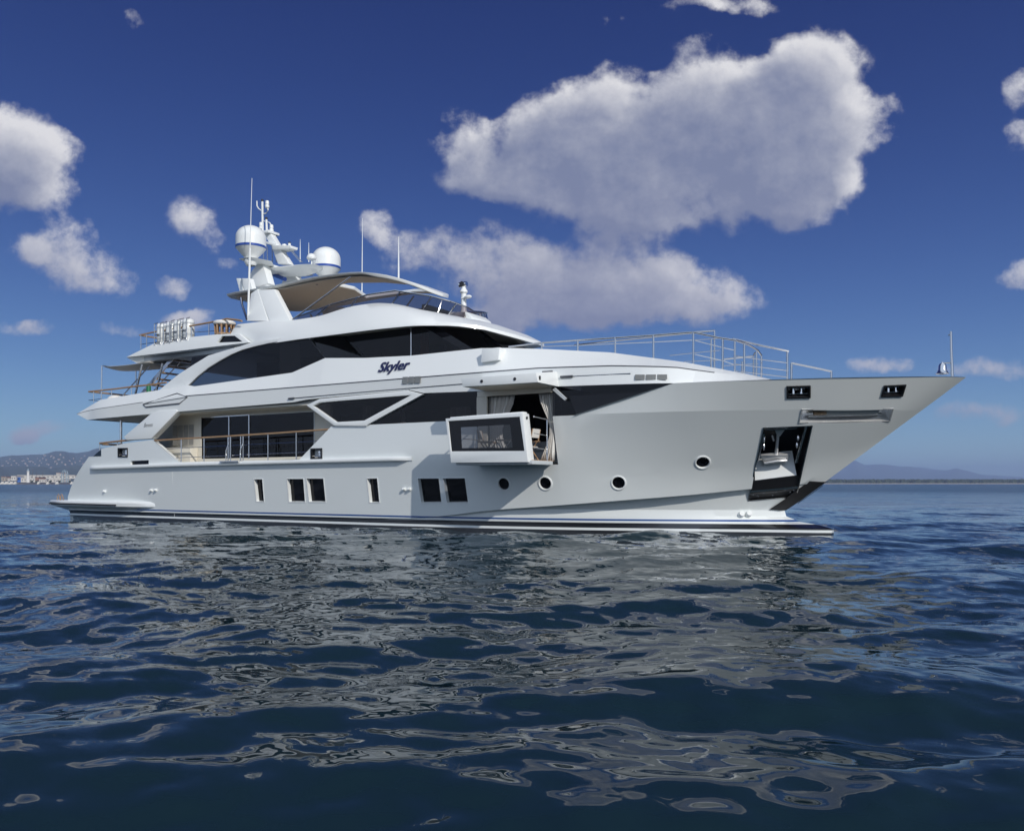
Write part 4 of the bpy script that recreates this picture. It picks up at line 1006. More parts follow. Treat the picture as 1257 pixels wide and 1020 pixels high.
for u, v in ((328, 251.5), (320.5, 278), (333.3, 281)):
    c = P(u, v, 0); m = M(); m.lathe([(0, .2), (.08, .17), (.09, .03), (.07, 0), (.1, -.03), (.1, -.13), (.05, -.18), (0, -.2)], c, 12); m.build('navigation_lamp', [WHITE], yacht)
for u, v in ((322, 246.2), (327, 268.2), (355.3, 298.5)):
    c = P(u, v, 0); m = M(); m.lathe([(.055, -.06), (.055, .04), (0, .06)], c, 10); m.build('lamp_cap', DARK, yacht)
m = M(); c = P(349, 303, 0); m.lathe([(0, .12), (.1, .1), (.12, 0), (.1, -.1)], c, 12); m.tube([P(355.3, 308, 0), P(355.3, 299, 0)], .06, 8); m.build('mast_horn', WHITE, yacht)
c = P(382.5, 316, 0); m = M(); m.lathe([(.03, -.32), (.03, -.1), (.2, -.09), (.22, -.03), (.18, .08), (.1, .15), (0, .17)], c, 18); m.build('antenna_mushroom', WHITE, yacht)
c = P(350, 338.5, 0)
m = M(); bl = P(328, 334, .2); br = P(350, 343, -.2); m.tube([bl, bl.lerp(br, .33), br], .09, 10); m.build('radar_scanner', BLUE, yacht)
for (u0, v0, u1, v1, y, r) in ((309.3, 219, 304.5, 391, -2.75, .022), (445, 268, 444.3, 360, 1.2, .02), (489.3, 291, 489.3, 342, -.1, .03), (368.5, 294, 368.5, 322, .2, .018), (379, 298, 379, 322, .4, .018)):
    a, b_ = P(u0, v0, y), P(u1, v1, y); m = M(); m.tube([b_, b_.lerp(a, .5), a], r, 6, rs=[r * 1.3, r, r * .5]); m.build('whip_antenna', WHITE, yacht)
m = M()
a, b_ = P(309.3, 219, -2.75), P(304.5, 391, -2.75)
m.tube([b_, b_.lerp(a, .5)], .045, 8); m.build('antenna_base', WHITE, yacht)
for u, v in ((323.5, 302), (328, 303), (334, 305), (339, 312)):
    pole([(u, v), (u + .3, 322)], .02, 'mast_cable', STEEL)
pole([(359.5, 308.5), (371, 322)], .018, 'mast_cable', STEEL); pole([(358, 309), (369, 322)], .018, 'mast_cable', STEEL)
# searchlight post ahead of the fly windscreen
m = M(); a = P(569.3, 389, 0); q = lambda v: P(569.3, v, 0).z
m.lathe([(.16, 7.9), (.14, q(384)), (.11, q(380)), (.105, q(361)), (.16, q(359)), (.15, q(357)), (.1, q(355)), (.08, q(352))], (a.x, 0, 0), 16)
m.build('searchlight_post', WHITE, yacht)
m = M(); c = P(568.5, 349.2, 0)
m.tube([c - Vector((.17, 0, 0)), c + Vector((.17, 0, 0))], .10, 12); m.lathe([(.1, 0), (.1, .02), (0, .03)], c + Vector((0, -.1, 0)), 12, 1, (0, -1, 0)); m.build('searchlight', [CHROME, DARK], yacht)
c = P(574.5, 364.5, -.1); m = M(); m.ball(c, .17, 0, 14, (1, .6, .45)); m.tube([c - Vector((.3, 0, .03)), c], .04, 8); m.build('horn', WHITE, yacht)
m = M(); q = [PX(u, v, 0) for u, v in ((563, 390.5), (566, 386.5), (585, 386.5), (591.5, 392), (592, 397), (562, 396))]; m.prism(q, -.7, .7); m.build('searchlight_plinth', WHITE, yacht, bevel=.05)

# ------------------------------------------------------------------ aft decks: rails, stairs, awning, rafts
yr = -3.3
tail = [P(u, v, yr) for u, v in ((171.7, 411.5), (190, 407.5), (235, 400), (266, 394.5), (278, 391.5), (292, 393), (297, 394.2))]
rail('fly_aft_rail', [Vector((tail[0].x, 0, tail[0].z)), tail[0]] + tail[1:], [(P(u, v0, yr), P(u, v1, yr)) for u, v0, v1 in ((173, 411, 429), (180, 410, 427), (256.5, 396.5, 412), (235, 400, 414))] + [((tail[0].x, y, 7.5), (tail[0].x, y, tail[0].z)) for y in (-1.6, 0, 1.6, 3.2)],
     [[P(172, 423, yr), P(196, 419.5, yr)], [P(237, 408, yr), P(285, 405, yr)]], capr=.04)
rail('fly_aft_rail', [Vector((tail[0].x, 0, tail[0].z)), Vector((tail[0].x, 3.3, tail[0].z)), Vector((11.2, 3.3, 8.75))], [((x, 3.3, 7.6), (x, 3.3, float(np.interp(x, [5, 11.2], [tail[0].z, 8.75])))) for x in (6.5, 8, 9.5)], [], capr=.04)
u1 = [P(u, v, -3.55) for u, v in ((109, 480.8), (140, 477.6), (162, 474.8), (188, 472), (204, 469.6))]
rail('upper_aft_rail', [Vector((u1[0].x, 0, u1[0].z)), u1[0]] + u1[1:], [(P(u, v0, -3.55), P(u, v1, -3.55)) for u, v0, v1 in ((115, 480, 494), (137, 478, 489), (161.5, 475, 487), (124.5, 479.3, 492))] + [((u1[0].x, y, 4.95), (u1[0].x, y, u1[0].z)) for y in (-2, 0, 2, 3.4)],
     [[P(109, 491.5, -3.55), P(125, 489.3, -3.55)], [(u1[0].x, -3.55, 5.6), (u1[0].x, 3.55, 5.6)]], capr=.04)
rail('upper_aft_rail', [Vector((u1[0].x, 0, u1[0].z)), Vector((u1[0].x, 3.55, u1[0].z)), Vector((7, 3.55, 6.25))], [((x, 3.55, 5.4), (x, 3.55, 6.2)) for x in (4, 5.5)], [], capr=.04)
pole([(125, 449), (124.3, 488)], .03, 'awning_pole', STEEL, -3.5); 
# raking stays between the two aft decks
for pts in (((174.5, 447), (165.5, 487)), ((199.5, 446), (191.5, 482)),):
    pole(pts, .05, 'deck_stay', STEEL, -3.35)
stair = None
sa, sb = Vector((3.75, -2.3, 4.97)), Vector((7.25, -2.3, 7.38))
m = M()
for y in (-2.95, -1.65):
    m = M(); m.hexa([sa + Vector((-.1, y + 2.3 - .03, 0)), sa + Vector((.2, y + 2.3 - .03, 0)), sa + Vector((.2, y + 2.3 + .03, 0)), sa + Vector((-.1, y + 2.3 + .03, 0))], [sb + Vector((-.1, y + 2.3 - .03, 0)), sb + Vector((.2, y + 2.3 - .03, 0)), sb + Vector((.2, y + 2.3 + .03, 0)), sb + Vector((-.1, y + 2.3 + .03, 0))])
    st_ = m.build('stair_stringer', STEEL, yacht)
    m = M(); m.tube([sa + Vector((-.3, y + 2.3, .0)), sa + Vector((-.3, y + 2.3, .75)), sb + Vector((-.5, y + 2.3, .45))], .03, 8); m.build('handrail', STEEL, st_)
for k in range(9):
    p_ = sa.lerp(sb, (k + .7) / 9.4); m = M(); m.box((p_.x - .05, -2.93, p_.z - .05), (p_.x + .28, -1.67, p_.z)); m.build('stair_tread', TEAK, yacht, bevel=.01)
c = P(182.5, 480, -3.0); m = M(); m.lathe([(0, .35), (.07, .32), (.1, .2), (.1, -.3), (.08, -.33), (0, -.33)], c, 14)
tag(m.build('gas_cylinder', GREEN, None), "small green cylinder standing at the foot of the aft stairs", "cylinder")
m = M(); c = P(141.5, 489.6, -3.4); m.ball(c, .42, 0, 16, (1, .7, .4)); tag(m.build('deck_cushion', CLOTH, None), "white cushion resting on the rim of the aft upper deck", "cushion")
# awning stretched aft from the fly deck
m = M()
n = 8; a, b_ = P(126, 449, -3.5), P(180, 447.5, -3.2)
rows = []
for i in range(n + 1):
    t_ = i / n; x = a.x + (6.2 - a.x) * t_; sag = -.06 * math.sin(math.pi * t_) ; rows.append([(x, -3.45 + 1.7 * j / 8, a.z - .03 + (7.16 - a.z) * t_ + sag * .8 - .10 * math.sin(math.pi * j / 8)) for j in range(9)])
m.grid(rows); o = m.build('shade_awning', CANVAS, None); tag(o, "pale cloth awning stretched aft from under the topmost rear deck", "awning")
md = o.modifiers.new('s', 'SOLIDIFY'); md.thickness = .01
m = M(); m.tube([(a.x, -3.5, a.z), (a.x, -1.75, a.z)], .02, 6); m.build('awning_spar', STEEL, yacht)
m = M(); m.tube([(a.x, -1.75, a.z), (a.x, -1.75, 4.95)], .03, 8); m.build('awning_pole', STEEL, yacht)
# life raft canisters in their cradles
for i, (u, v) in enumerate(((199.5, 409.5), (211, 408), (220.3, 406), (231.5, 404))):
    c = P(u, v, -3.2); lab = ["first white life raft canister from the aft end of its row", "second life raft canister from the aft end of its row", "third life raft canister from the aft end of its row", "white life raft canister nearest the wooden stool"][i]
    t_ = thing('life_raft', lab, 'life raft', c - Vector((0, 0, .45)), 'life raft canisters on the aft rail')
    m = M(); w = .235
    m.lathe([(0, -.42), (.2, -.42), (.235, -.38), (.245, -.05), (.262, -.045), (.262, .045), (.245, .05), (.235, .38), (.2, .42), (0, .42)], c, 16); m.build('canister', WHITE, t_, sharp=50)
    for dz in (-.24, .24):
        m = M(); m.lathe([(.25, -.03), (.258, -.03), (.258, .03), (.25, .03)], c + Vector((0, 0, dz)), 16); m.build('strap', GREYW, t_)
    m = M()
    for dx in (-.2, .2):
        m.tube([c + Vector((dx, -.27, -.52)), c + Vector((dx, -.27, .4)), c + Vector((dx, -.1, .47))], .022, 6)
    m.tube([c + Vector((-.2, -.27, -.1)), c + Vector((.2, -.27, -.1))], .018, 6); m.tube([c + Vector((-.2, -.27, -.45)), c + Vector((.2, -.27, -.45))], .018, 6)
    m.build('cradle', STEEL, t_)
# slatted stool
c = P(275.7, 409, -3.0)
t_ = thing('bar_stool', "slatted teak stool with a white cushion on the aft fly deck", 'stool', c - Vector((0, 0, .45)))
for k in range(12):
    a = k * math.pi * 2 / 12; m = M(); m.tube([c + Vector((.36 * math.cos(a), .36 * math.sin(a), -.55)), c + Vector((.4 * math.cos(a), .4 * math.sin(a), .35))], .04, 6); m.build('slat', TEAK, t_)
m = M(); m.lathe([(.34, -.1), (.42, -.08), (.42, -.03), (.34, -.01)], c, 16); m.build('ring', TEAK, t_)
m = M(); m.lathe([(0, .33), (.44, .33), (.47, .38), (.46, .46), (.4, .5), (0, .5)], c, 20); m.build('cushion', CLOTH, t_, sharp=60)

# ------------------------------------------------------------------ foredeck rails
def frail(name, top, posts, lv, r=.03):
    return rail(name, top, posts, lv, capmat=STEEL, capr=r, pr=.034)
yf = lambda u: float(np.interp(u, [620, 850, 902, 968], [-3.35, -2.55, -2.2, -.3]))
T1 = [P(u, v, yf(u)) for u, v in ((624.5, 425.8), (665, 421), (709, 417.7), (755, 414.8), (802, 411.6), (851, 407.8))]
def pp(u, v0, v1, y): 
    a = P(u, v0, y); b_ = P(u, v1, y); return (a, Vector((a.x, a.y, b_.z - .12)))
frail('foredeck_rail', T1, [pp(u, v0, v1, yf(u)) for u, v0, v1 in ((665, 421, 429), (709, 417.7, 431), (755, 414.8, 434), (802, 411.6, 440), (851, 407.8, 447))],
      [[P(u, v, yf(u)) for u, v in ((665, 425.5), (709, 424), (802, 420), (851, 417.5))]])
T2 = [P(u, v, y) for u, v, y in ((851, 407.8, -2.55), (866, 411, -2.5), (882, 414.5, -2.4), (903, 417.8, -2.2), (920, 424, -1.7), (930, 430, -1.2), (934.5, 436, -.8))]
frail('foredeck_rail', T2, [pp(902, 417.5, 468, -2.2), pp(887, 416, 455, -2.35), pp(913.6, 421.5, 459, -1.9), pp(934.7, 437, 462, -.8)],
      [[P(853, 418, -2.5), P(888, 427, -2.35), P(902, 430, -2.2)], [P(853, 435, -2.5), P(888, 443, -2.35), P(902, 448, -2.2)]])
T3 = [P(u, v, y) for u, v, y in ((899, 416, -1.9), (933, 424, -1.2), (968, 431.2, -.6))]
frail('foredeck_rail', T3, [pp(966.5, 431.5, 466, -.6)], [[P(903, 437, -1.9), P(935, 441.5, -1.2), P(967, 445.5, -.6)], [P(903, 447, -1.9), P(967, 455, -.6)], [P(903, 455.5, -1.9), P(967, 463, -.6)]])
T4 = [P(u, v, y) for u, v, y in ((971, 445.6, -.5), (1000, 451.5, -.2), (1021, 456, .0))]
frail('foredeck_rail', T4, [pp(971.5, 446, 466, -.5), pp(1020.5, 456, 464.5, 0)], [])
T5 = [P(u, v, y) for u, v, y in ((851, 407.8, 1.2), (877, 406, 2.0))]
frail('foredeck_rail', T5 + [T5[-1] + Vector((-6, .8, .1))], [pp(877, 406, 451, 2.0), pp(873, 416, 450, 1.9)], [[P(u, v, 1.9) for u, v in ((822, 436.5), (850, 433.5), (884, 430))], [P(u, v, 1.9) for u, v in ((853, 417.5), (881, 415.5))], [P(u, v, 1.9) for u, v in ((840, 444), (884, 442))]])
frail('foredeck_rail', [P(u, v, 1.6) for u, v in ((889, 441), (913, 438.5), (925, 437), (926, 434), (929, 431.5))], [pp(911, 444, 458, 1.4), pp(925, 437, 461, 1.4), pp(928.5, 431.5, 461, 1.2)], [[P(889, 449, 1.5), P(931, 446.5, 1.5)]])
m = M(); q = [P(u, v, -2.2) for u, v in ((876, 467.5), (896, 459), (900, 459.5), (901.5, 462), (888, 469))]; m.hexa(q, [p_ + Vector((.05, .5, 0)) for p_ in q]); m.build('deck_step', CREAM, yacht, bevel=.02)
m = M(); m.hexa([(33.0, -1.6, 4.4), (34.6, -1.0, 4.4), (34.6, 1.0, 4.4), (33.0, 1.6, 4.4)], [(33.0, -1.3, 4.88), (33.9, -.7, 4.74), (33.9, .7, 4.74), (33.0, 1.3, 4.88)]); m.build('bow_locker', WHITE, yacht, bevel=.04)
# bell post at the stem
pole([(1169, 462), (1167.7, 430), (1167.3, 407)], .032, 'bow_staff', STEEL, 0, rs=[.045, .035, .03])
pole([(1168, 445.3), (1156.5, 445.8)], .02, 'bell_arm', STEEL, 0); pole([(1166, 411), (1164, 411.5)], .02, 'staff_cleat', STEEL, 0)
c = P(1156.8, 452.5, 0); m = M(); m.lathe([(0, .19), (.03, .19), (.035, .15), (.08, .14), (.11, .08), (.12, -.04), (.15, -.11), (.185, -.15), (.18, -.16), (.12, -.1), (0, .08)], c, 24); m.ball(c + Vector((0, 0, -.16)), .03, 0, 8)
tag(m.build('ship_bell', CHROME, None), "polished bell hanging from the slim staff on the bow", "bell")

# ------------------------------------------------------------------ folding side balcony, canopy and the room behind
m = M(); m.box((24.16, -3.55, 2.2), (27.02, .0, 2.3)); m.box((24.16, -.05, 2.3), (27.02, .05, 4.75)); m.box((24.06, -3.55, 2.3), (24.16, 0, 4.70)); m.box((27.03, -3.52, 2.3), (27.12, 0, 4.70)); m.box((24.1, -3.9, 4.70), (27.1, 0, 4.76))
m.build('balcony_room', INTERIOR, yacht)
m = M(); m.box((25.6, -.12, 3.4), (26.3, -.06, 4.5)); m.build('room_door', INTERIORB, yacht)
m = M(); m.box((24.15, -5.2, 2.24), (26.98, -3.86, 2.36)); bal = m.build('balcony_floor', GREYW, yacht, bevel=.01)
m = M(); m.box((24.2, -5.1, 2.36), (26.95, -3.7, 2.375)); m.build('decking', TEAK, bal)
BO = [PX(u, v, -5.32) for u, v in ((546.8, 513.8), (638.5, 506.5), (641.5, 507.2), (648, 567.2), (553.5, 568))]
BI = [PX(u, v, -5.32) for u, v in ((550, 516.8), (637.8, 511.6), (643.6, 553.4), (553.8, 554))]
m = None
bul = plate(BO, [BI], lambda a, b_, t: (a, -5.32 + t * .40, b_), .1, 'balcony_bulwark', WHITE, yacht, bevel=.012)
mm_ = M(); mm_.add([(x, -5.27, z) for x, z in BI], [[0, 1, 2, 3]]); mm_.build('glass', CLEAR, bul)
BC = [PX(u, v, -5.3) for u, v in ((565, 524.5), (626, 521), (629, 549.5), (566.5, 550))]
plate(BI, [BC], lambda a, b_, t: (a, -5.285 + t * .01, b_), .1, 'glass_border', BLACKGLASS, bul)
m = M(); bx0, bz0 = PX(557, 512.6, -5.0); bx1, bz1 = PX(646, 505.8, -5.0); m.hexa([(bx0, -5.2, bz0 - .12), (bx1, -5.2, bz1 - .12), (bx1, -4.95, bz1 - .12), (bx0, -4.95, bz0 - .12)], [(bx0, -5.2, bz0), (bx1, -5.2, bz1), (bx1, -4.95, bz1), (bx0, -4.95, bz0)]); m.build('top_cap', WHITE, bul, bevel=.01)
c = P(645, 513, -5.1); m = M(); m.lathe([(.045, 0), (.045, .015), (0, .02)], Vector((bx1 + .09, -5.12, c.z)), 12, 0, (1, 0, 0)); m.build('lock', DARK, bul)
rail('balcony_rail', [(26.9, -4.95, 3.72), (26.9, -4.05, 3.68)], [((26.9, -4.1, 2.36), (26.9, -4.1, 3.68))], [[(26.9, -4.95, 3.2), (26.9, -4.05, 3.17)], [(26.9, -4.95, 2.75), (26.9, -4.05, 2.73)]], capmat=STEEL, capr=.025)
rail('balcony_rail', [(24.25, -4.95, 3.6), (24.25, -4.05, 3.6)], [((24.25, -4.1, 2.36), (24.25, -4.1, 3.6))], [[(24.25, -4.95, 3.1), (24.25, -4.05, 3.1)]], capmat=STEEL, capr=.025)
CA = [P(u, v, -5.22) for u, v in ((565.6, 464.6), (657.8, 457.6), (660.3, 469.2), (568, 474.8))]
m = M(); tpn = Vector((0, 1.35, .12)); tb = Vector((0, 1.25, .04))
m.hexa([CA[3], CA[2], CA[1], CA[0]], [Vector((CA[3].x, -3.9, 4.74)), Vector((CA[2].x + .05, -3.9, 4.72)), Vector((CA[1].x + .05, -3.8, 5.22)), Vector((CA[0].x, -3.8, 5.22))])
can = m.build('balcony_canopy', WHITE, yacht, bevel=.012)
m = M(); m.hexa([CA[3] + Vector((.12, .12, -.015)), CA[2] + Vector((-.12, .12, -.015)), Vector((CA[2].x - .1, -3.95, 4.705)), Vector((CA[3].x + .1, -3.95, 4.72))], [CA[3] + Vector((.12, .12, .03)), CA[2] + Vector((-.12, .12, .03)), Vector((CA[2].x - .1, -3.95, 4.75)), Vector((CA[3].x + .1, -3.95, 4.75))]); m.build('canopy_lining', CREAM, can)
for u, v in ((591.3, 468), (632, 465.2)):
    c = P(u, v, -5.225); m = M(); m.lathe([(.05, 0), (.05, .012), (.03, .014), (0, .014)], c, 14, 0, (0, -1, 0)); m.build('lock', DARK, can)
m = M(); c = (CA[1] + CA[2]) / 2; m.box((c.x + .02, -5.12, c.z - .06), (c.x + .05, -5.06, c.z + .06)); m.build('latch', DARK, can)
m = M(); m.tube([P(666, 456.5, -4.3), P(678, 455.8, -4.0)], .03, 6); m.build('canopy_ram', LINE, can)
m = M(); m.hexa([P(681, 476, -4.1), P(695, 489, -4.1), P(693, 491.5, -4.1), P(678, 478.5, -4.1)], [p_ + Vector((0, .08, 0)) for p_ in (P(681, 476, -4.1), P(695, 489, -4.1), P(693, 491.5, -4.1), P(678, 478.5, -4.1))]); m.build('hinge_arm', GREYW, can)
m = M(); m.box((24.18, -4.0, 4.55), (27.0, -3.9, 4.72)); m.box((24.15, -3.99, 2.36), (24.55, -3.9, 4.545)); m.build('opening_frame', CREAM, yacht)
def curtain(x0, x1, y, z0, z1, tuck, lab):
    m = M(); rows = []
    for i in range(9):
        t_ = i / 8; w = 1 - tuck * math.sin(math.pi * min(1, t_ * .9)) ** 2
        rows.append([(x0 + (x1 - x0) * (k / 24) * w, y + .06 * math.sin(k * 1.7), z1 + (z0 - z1) * t_) for k in range(25)])
    m.grid(rows); o = m.build('balcony_curtain', CLOTH, None); md = o.modifiers.new('s', 'SOLIDIFY'); md.thickness = .012
    tag(o, lab, 'curtain', 'curtains of the balcony opening')
curtain(24.5, 25.5, -3.75, 2.38, 4.55, .5, "gathered white curtain at the aft side of the balcony opening")
curtain(26.98, 26.4, -3.75, 2.38, 4.55, .75, "narrow tied white curtain at the forward side of the balcony opening")
# director's chairs and table on the balcony
def chair(x, y, rz, lab):
    t_ = thing('folding_chair', lab, 'chair', (0, 0, 0), 'folding chairs on the balcony')
    for s_ in (-1, 1):
        m = M(); m.tube([(-.25, s_ * .24, 0), (.2, s_ * .24, .62)], .022, 6); m.tube([(.25, s_ * .24, 0), (-.2, s_ * .24, .62)], .022, 6); m.tube([(-.28, s_ * .26, .62), (.24, s_ * .26, .62)], .028, 6); m.tube([(-.22, s_ * .25, .6), (-.3, s_ * .25, 1.0)], .022, 6); m.build('side_frame', TEAK, t_)
    m = M(); m.box((-.22, -.24, .43), (.22, .24, .45)); m.build('seat', CLOTH, t_)
    m = M(); m.hexa([(-.24, -.25, .72), (-.26, -.25, .72), (-.26, .25, .72), (-.24, .25, .72)], [(-.29, -.25, 1.0), (-.31, -.25, 1.0), (-.31, .25, 1.0), (-.29, .25, 1.0)]); m.build('backrest', CLOTH, t_)
    t_.location = (x, y, 2.376); t_.rotation_euler = (0, 0, rz)
chair(26.35, -4.35, math.pi, "wooden folding chair at the forward end of the balcony")
chair(24.9, -4.45, .3, "wooden folding chair at the aft end of the balcony")
t_ = thing('folding_table', "small folding table between the two chairs on the balcony", 'table', (25.6, -4.4, 2.376))
m = M(); m.box((25.3, -4.7, 3.02), (25.9, -4.1, 3.06)); m.build('table_top', TEAK, t_)
for s_ in (-1, 1):
    m = M(); m.tube([(25.32, -4.4 + s_ * .25, 2.376), (25.88, -4.4 + s_ * .25, 3.02)], .022, 6); m.build('leg', CHROME, t_); m = M(); m.tube([(25.88, -4.4 + s_ * .25, 2.376), (25.32, -4.4 + s_ * .25, 3.02)], .022, 6); m.build('leg', CHROME, t_)
m = M(); m.box((25.0, -2.8, 2.31), (26.9, -2.0, 2.7)); m.box((25.0, -2.1, 2.7), (26.9, -1.9, 3.1)); tag(m.build('sofa', GREYW, None, bevel=.06), "grey sofa inside the room behind the balcony", "sofa")

# ------------------------------------------------------------------ far shore
def terrain(name, cols, d0, d1, mt, rough, seed, kind='structure', steps=10, base=-2, uext=None):
    """ridge line in (u, v) pixels seen at distance d1, falling to the shore at d0"""
    r_ = np.random.RandomState(seed); us = np.arange(cols[0][0], cols[-1][0] + .1, 2.0)
    pu = [c[0] for c in cols]; pv = [c[1] for c in cols]; m = M(); rows = []
    nz = [(r_.uniform(.05, .6), r_.uniform(0, 6), r_.uniform(.5, 1)) for _ in range(10)]
    for i in range(steps + 2):
        t_ = i / steps; row = []
        for u in us:
            v = float(np.interp(u, pu, pv)); top = FAR(u, v, d1).z
            d = d0 + (d1 - d0) * min(t_, 1.15)
            p_ = FAR(u, HY, d)
            prof = sstep(t_, -.12, 1.02) if t_ <= 1 else .8
            w = sum(a * math.sin(f * u * .35 + ph + t_ * 4 * f) for f, ph, a in nz) * rough * top * .06 * math.sin(math.pi * min(1, max(0, t_)))
            p_.z = base + (top - base) * prof + w; row.append(tuple(p_))
        rows.append(row)
    m.grid(rows); o = m.build(name, mt, None, sharp=180); tag(o, kind=kind); return o, us, rows
HILL = mat('wooded_hill', (.045, .055, .03), .95, vary=.55, bscale=.006)
HILL2 = mat('far_mountain', (.06, .065, .06), .95, vary=.3, bscale=.002)
hill, hus, hrows = terrain('hill', [(-420, 575), (-250, 568), (-120, 566), (0, 561.8), (16, 559.4), (32, 558.3), (52, 557.6), (72, 557.8), (81, 555), (95, 556), (111, 553.8), (122, 551.3), (150, 549), (190, 552), (260, 566), (330, 578), (390, 590)], 4200, 6500, HILL, 1, 3)
terrain('hill', [(-420, 584), (-200, 579), (0, 573), (30, 572), (60, 575), (95, 571), (150, 574), (240, 582), (300, 591)], 3200, 4200, HILL, 1.3, 8)
terrain('mountain', [(760, 591), (830, 584), (900, 576), (980, 570), (1030, 567), (1050, 565.5), (1061.6, 570.7), (1073, 570), (1092, 570.7), (1106, 572.6), (1118, 572.6), (1140, 577), (1163, 577.3), (1170, 575.5), (1174, 574.7), (1180, 576), (1187, 577.8), (1210, 584), (1222, 583.4), (1232, 585.5), (1300, 588), (1400, 591)], 10500, 13000, HILL2, .5, 5)
terrain('mountain', [(1020, 580), (1075, 574), (1130, 573.5), (1190, 581.5), (1257, 585.5), (1340, 584), (1450, 590)], 13500, 15200, HILL2, .4, 9)
SAND = mat('beach_sand', (.42, .36, .28), .95); ROCK = mat('breakwater_rock', (.16, .13, .11), .95, vary=.5, bscale=.6)
def shore(name, u0, u1, d0, d1, z, mt):
    m = M(); us = np.arange(u0, u1 + 1, 8); r_ = np.random.RandomState(4)
    m.grid([[tuple(FAR(u, HY, d0) * 1 - Vector((0, 0, CAM.z + .6))) for u in us], [tuple(FAR(u, HY, d0 + (d1 - d0) * .3) + Vector((0, 0, z * r_.uniform(.85, 1.1) - CAM.z))) for u in us], [tuple(FAR(u, HY, d1) + Vector((0, 0, z * 1.4 - CAM.z))) for u in us]])
    return tag(m.build(name, mt, None), kind='structure')
shore('beach', 930, 1420, 2350, 2480, 1.8, SAND); shore('quay', -420, 330, 1480, 1900, 2.2, ROCK)
FOL = mat('pine_foliage', (.035, .045, .02), .95, vary=.5, bscale=.05)
# one far tree belt along the beach, nobody could count it
r_ = np.random.RandomState(21); bv, bf = [], []
for k in range(2600):
    u = r_.uniform(930, 1420); d = r_.uniform(2450, 2700); c = FAR(u, HY, d); h_ = r_.uniform(8, 14.5); w = r_.uniform(4, 9)
    b0 = len(bv)
    for z, q in ((.5, .8), (h_ * .45, 1.15), (h_ * .8, .9), (h_, .25)):
        for a in range(6):
            an_ = a * math.pi / 3 + r_.uniform(-.3, .3); rr_ = w * q * r_.uniform(.7, 1.2); bv.append((c.x + rr_ * math.cos(an_), c.y + rr_ * math.sin(an_), z + r_.uniform(-.6, .6)))
    for i in range(3):
        for a in range(6): bf.append((b0 + i*6 + a, b0 + i*6 + (a+1) % 6, b0 + (i+1)*6 + (a+1) % 6, b0 + (i+1)*6 + a))
    bf.append(tuple(b0 + 18 + a for a in range(6)))
me_ = bpy.data.meshes.new('shore_wood'); me_.from_pydata(bv, [], bf); me_.materials.append(FOL); o = bpy.data.objects.new('shore_wood', me_); C.objects.link(o); tag(o, kind='stuff')
# houses on the hillside
HW = mat('house_wall', (.50, .44, .36), .8); HR = mat('house_roof', (.33, .17, .10), .85)
hv = BVHTree.FromPolygons([Vector(p_) for row in hrows for p_ in row], [(i*len(hus)+j, i*len(hus)+j+1, (i+1)*len(hus)+j+1, (i+1)*len(hus)+j) for i in range(len(hrows)-1) for j in range(len(hus)-1)])
HS = [(36, 567), (38.5, 566.4), (40.5, 568), (27, 566.5), (29, 565.8), (12, 564), (54, 559.3), (55.5, 559.8), (62.5, 561), (63.3, 560.4), (71.5, 564.2), (73, 564.6), (60, 571), (58, 570), (51, 568.5), (43, 570.2), (95.5, 573.5), (93, 574.2), (98, 573), (25, 577.5), (3, 572), (4, 575.5), (1.5, 576.3), (6, 577), (66, 562.5), (46, 563), (34, 563.5), (48, 572), (14, 571), (85, 566), (104, 560), (108, 566), (114, 563), (100, 563), (20, 569), (118, 570), (10, 569), (17, 566), (23, 571), (31, 569.5), (33, 572), (41, 574), (53, 563), (57, 565), (68, 567), (70, 570), (76, 568), (80, 571), (83, 574), (88, 570), (90, 563), (92, 568), (78, 562), (74, 558.8), (98, 566.5), (102, 570), (45, 575.5), (63, 574.5), (8, 566.5), (49, 566)]
for i, (u, v) in enumerate(HS):
    d = FWD + RGT * ((u - CX) / F) + Vector((0, 0, (HY - v) / F)); hit = hv.ray_cast(CAM, d.normalized())
    if hit[0] is None: continue
    p_ = hit[0]; w = r_.uniform(3.5, 7.5); h_ = r_.uniform(3.5, 6.5)
    t_ = thing('hillside_house', "small pale house among the trees of the far hillside", 'house', p_, 'houses on the far hillside')
    m = M(); m.box((p_.x - w, p_.y - w * .6, p_.z - 4), (p_.x + w, p_.y + w * .6, p_.z + h_)); m.build('wall', HW, t_)
    m = M(); m.hexa([(p_.x - w * 1.1, p_.y - w * .7, p_.z + h_), (p_.x + w * 1.1, p_.y - w * .7, p_.z + h_), (p_.x + w * 1.1, p_.y + w * .7, p_.z + h_), (p_.x - w * 1.1, p_.y + w * .7, p_.z + h_)], [(p_.x - w * 1.05, p_.y - .1, p_.z + h_ * 1.5), (p_.x + w * 1.05, p_.y - .1, p_.z + h_ * 1.5), (p_.x + w * 1.05, p_.y + .1, p_.z + h_ * 1.5), (p_.x - w * 1.05, p_.y + .1, p_.z + h_ * 1.5)]); m.build('roof', HR, t_)
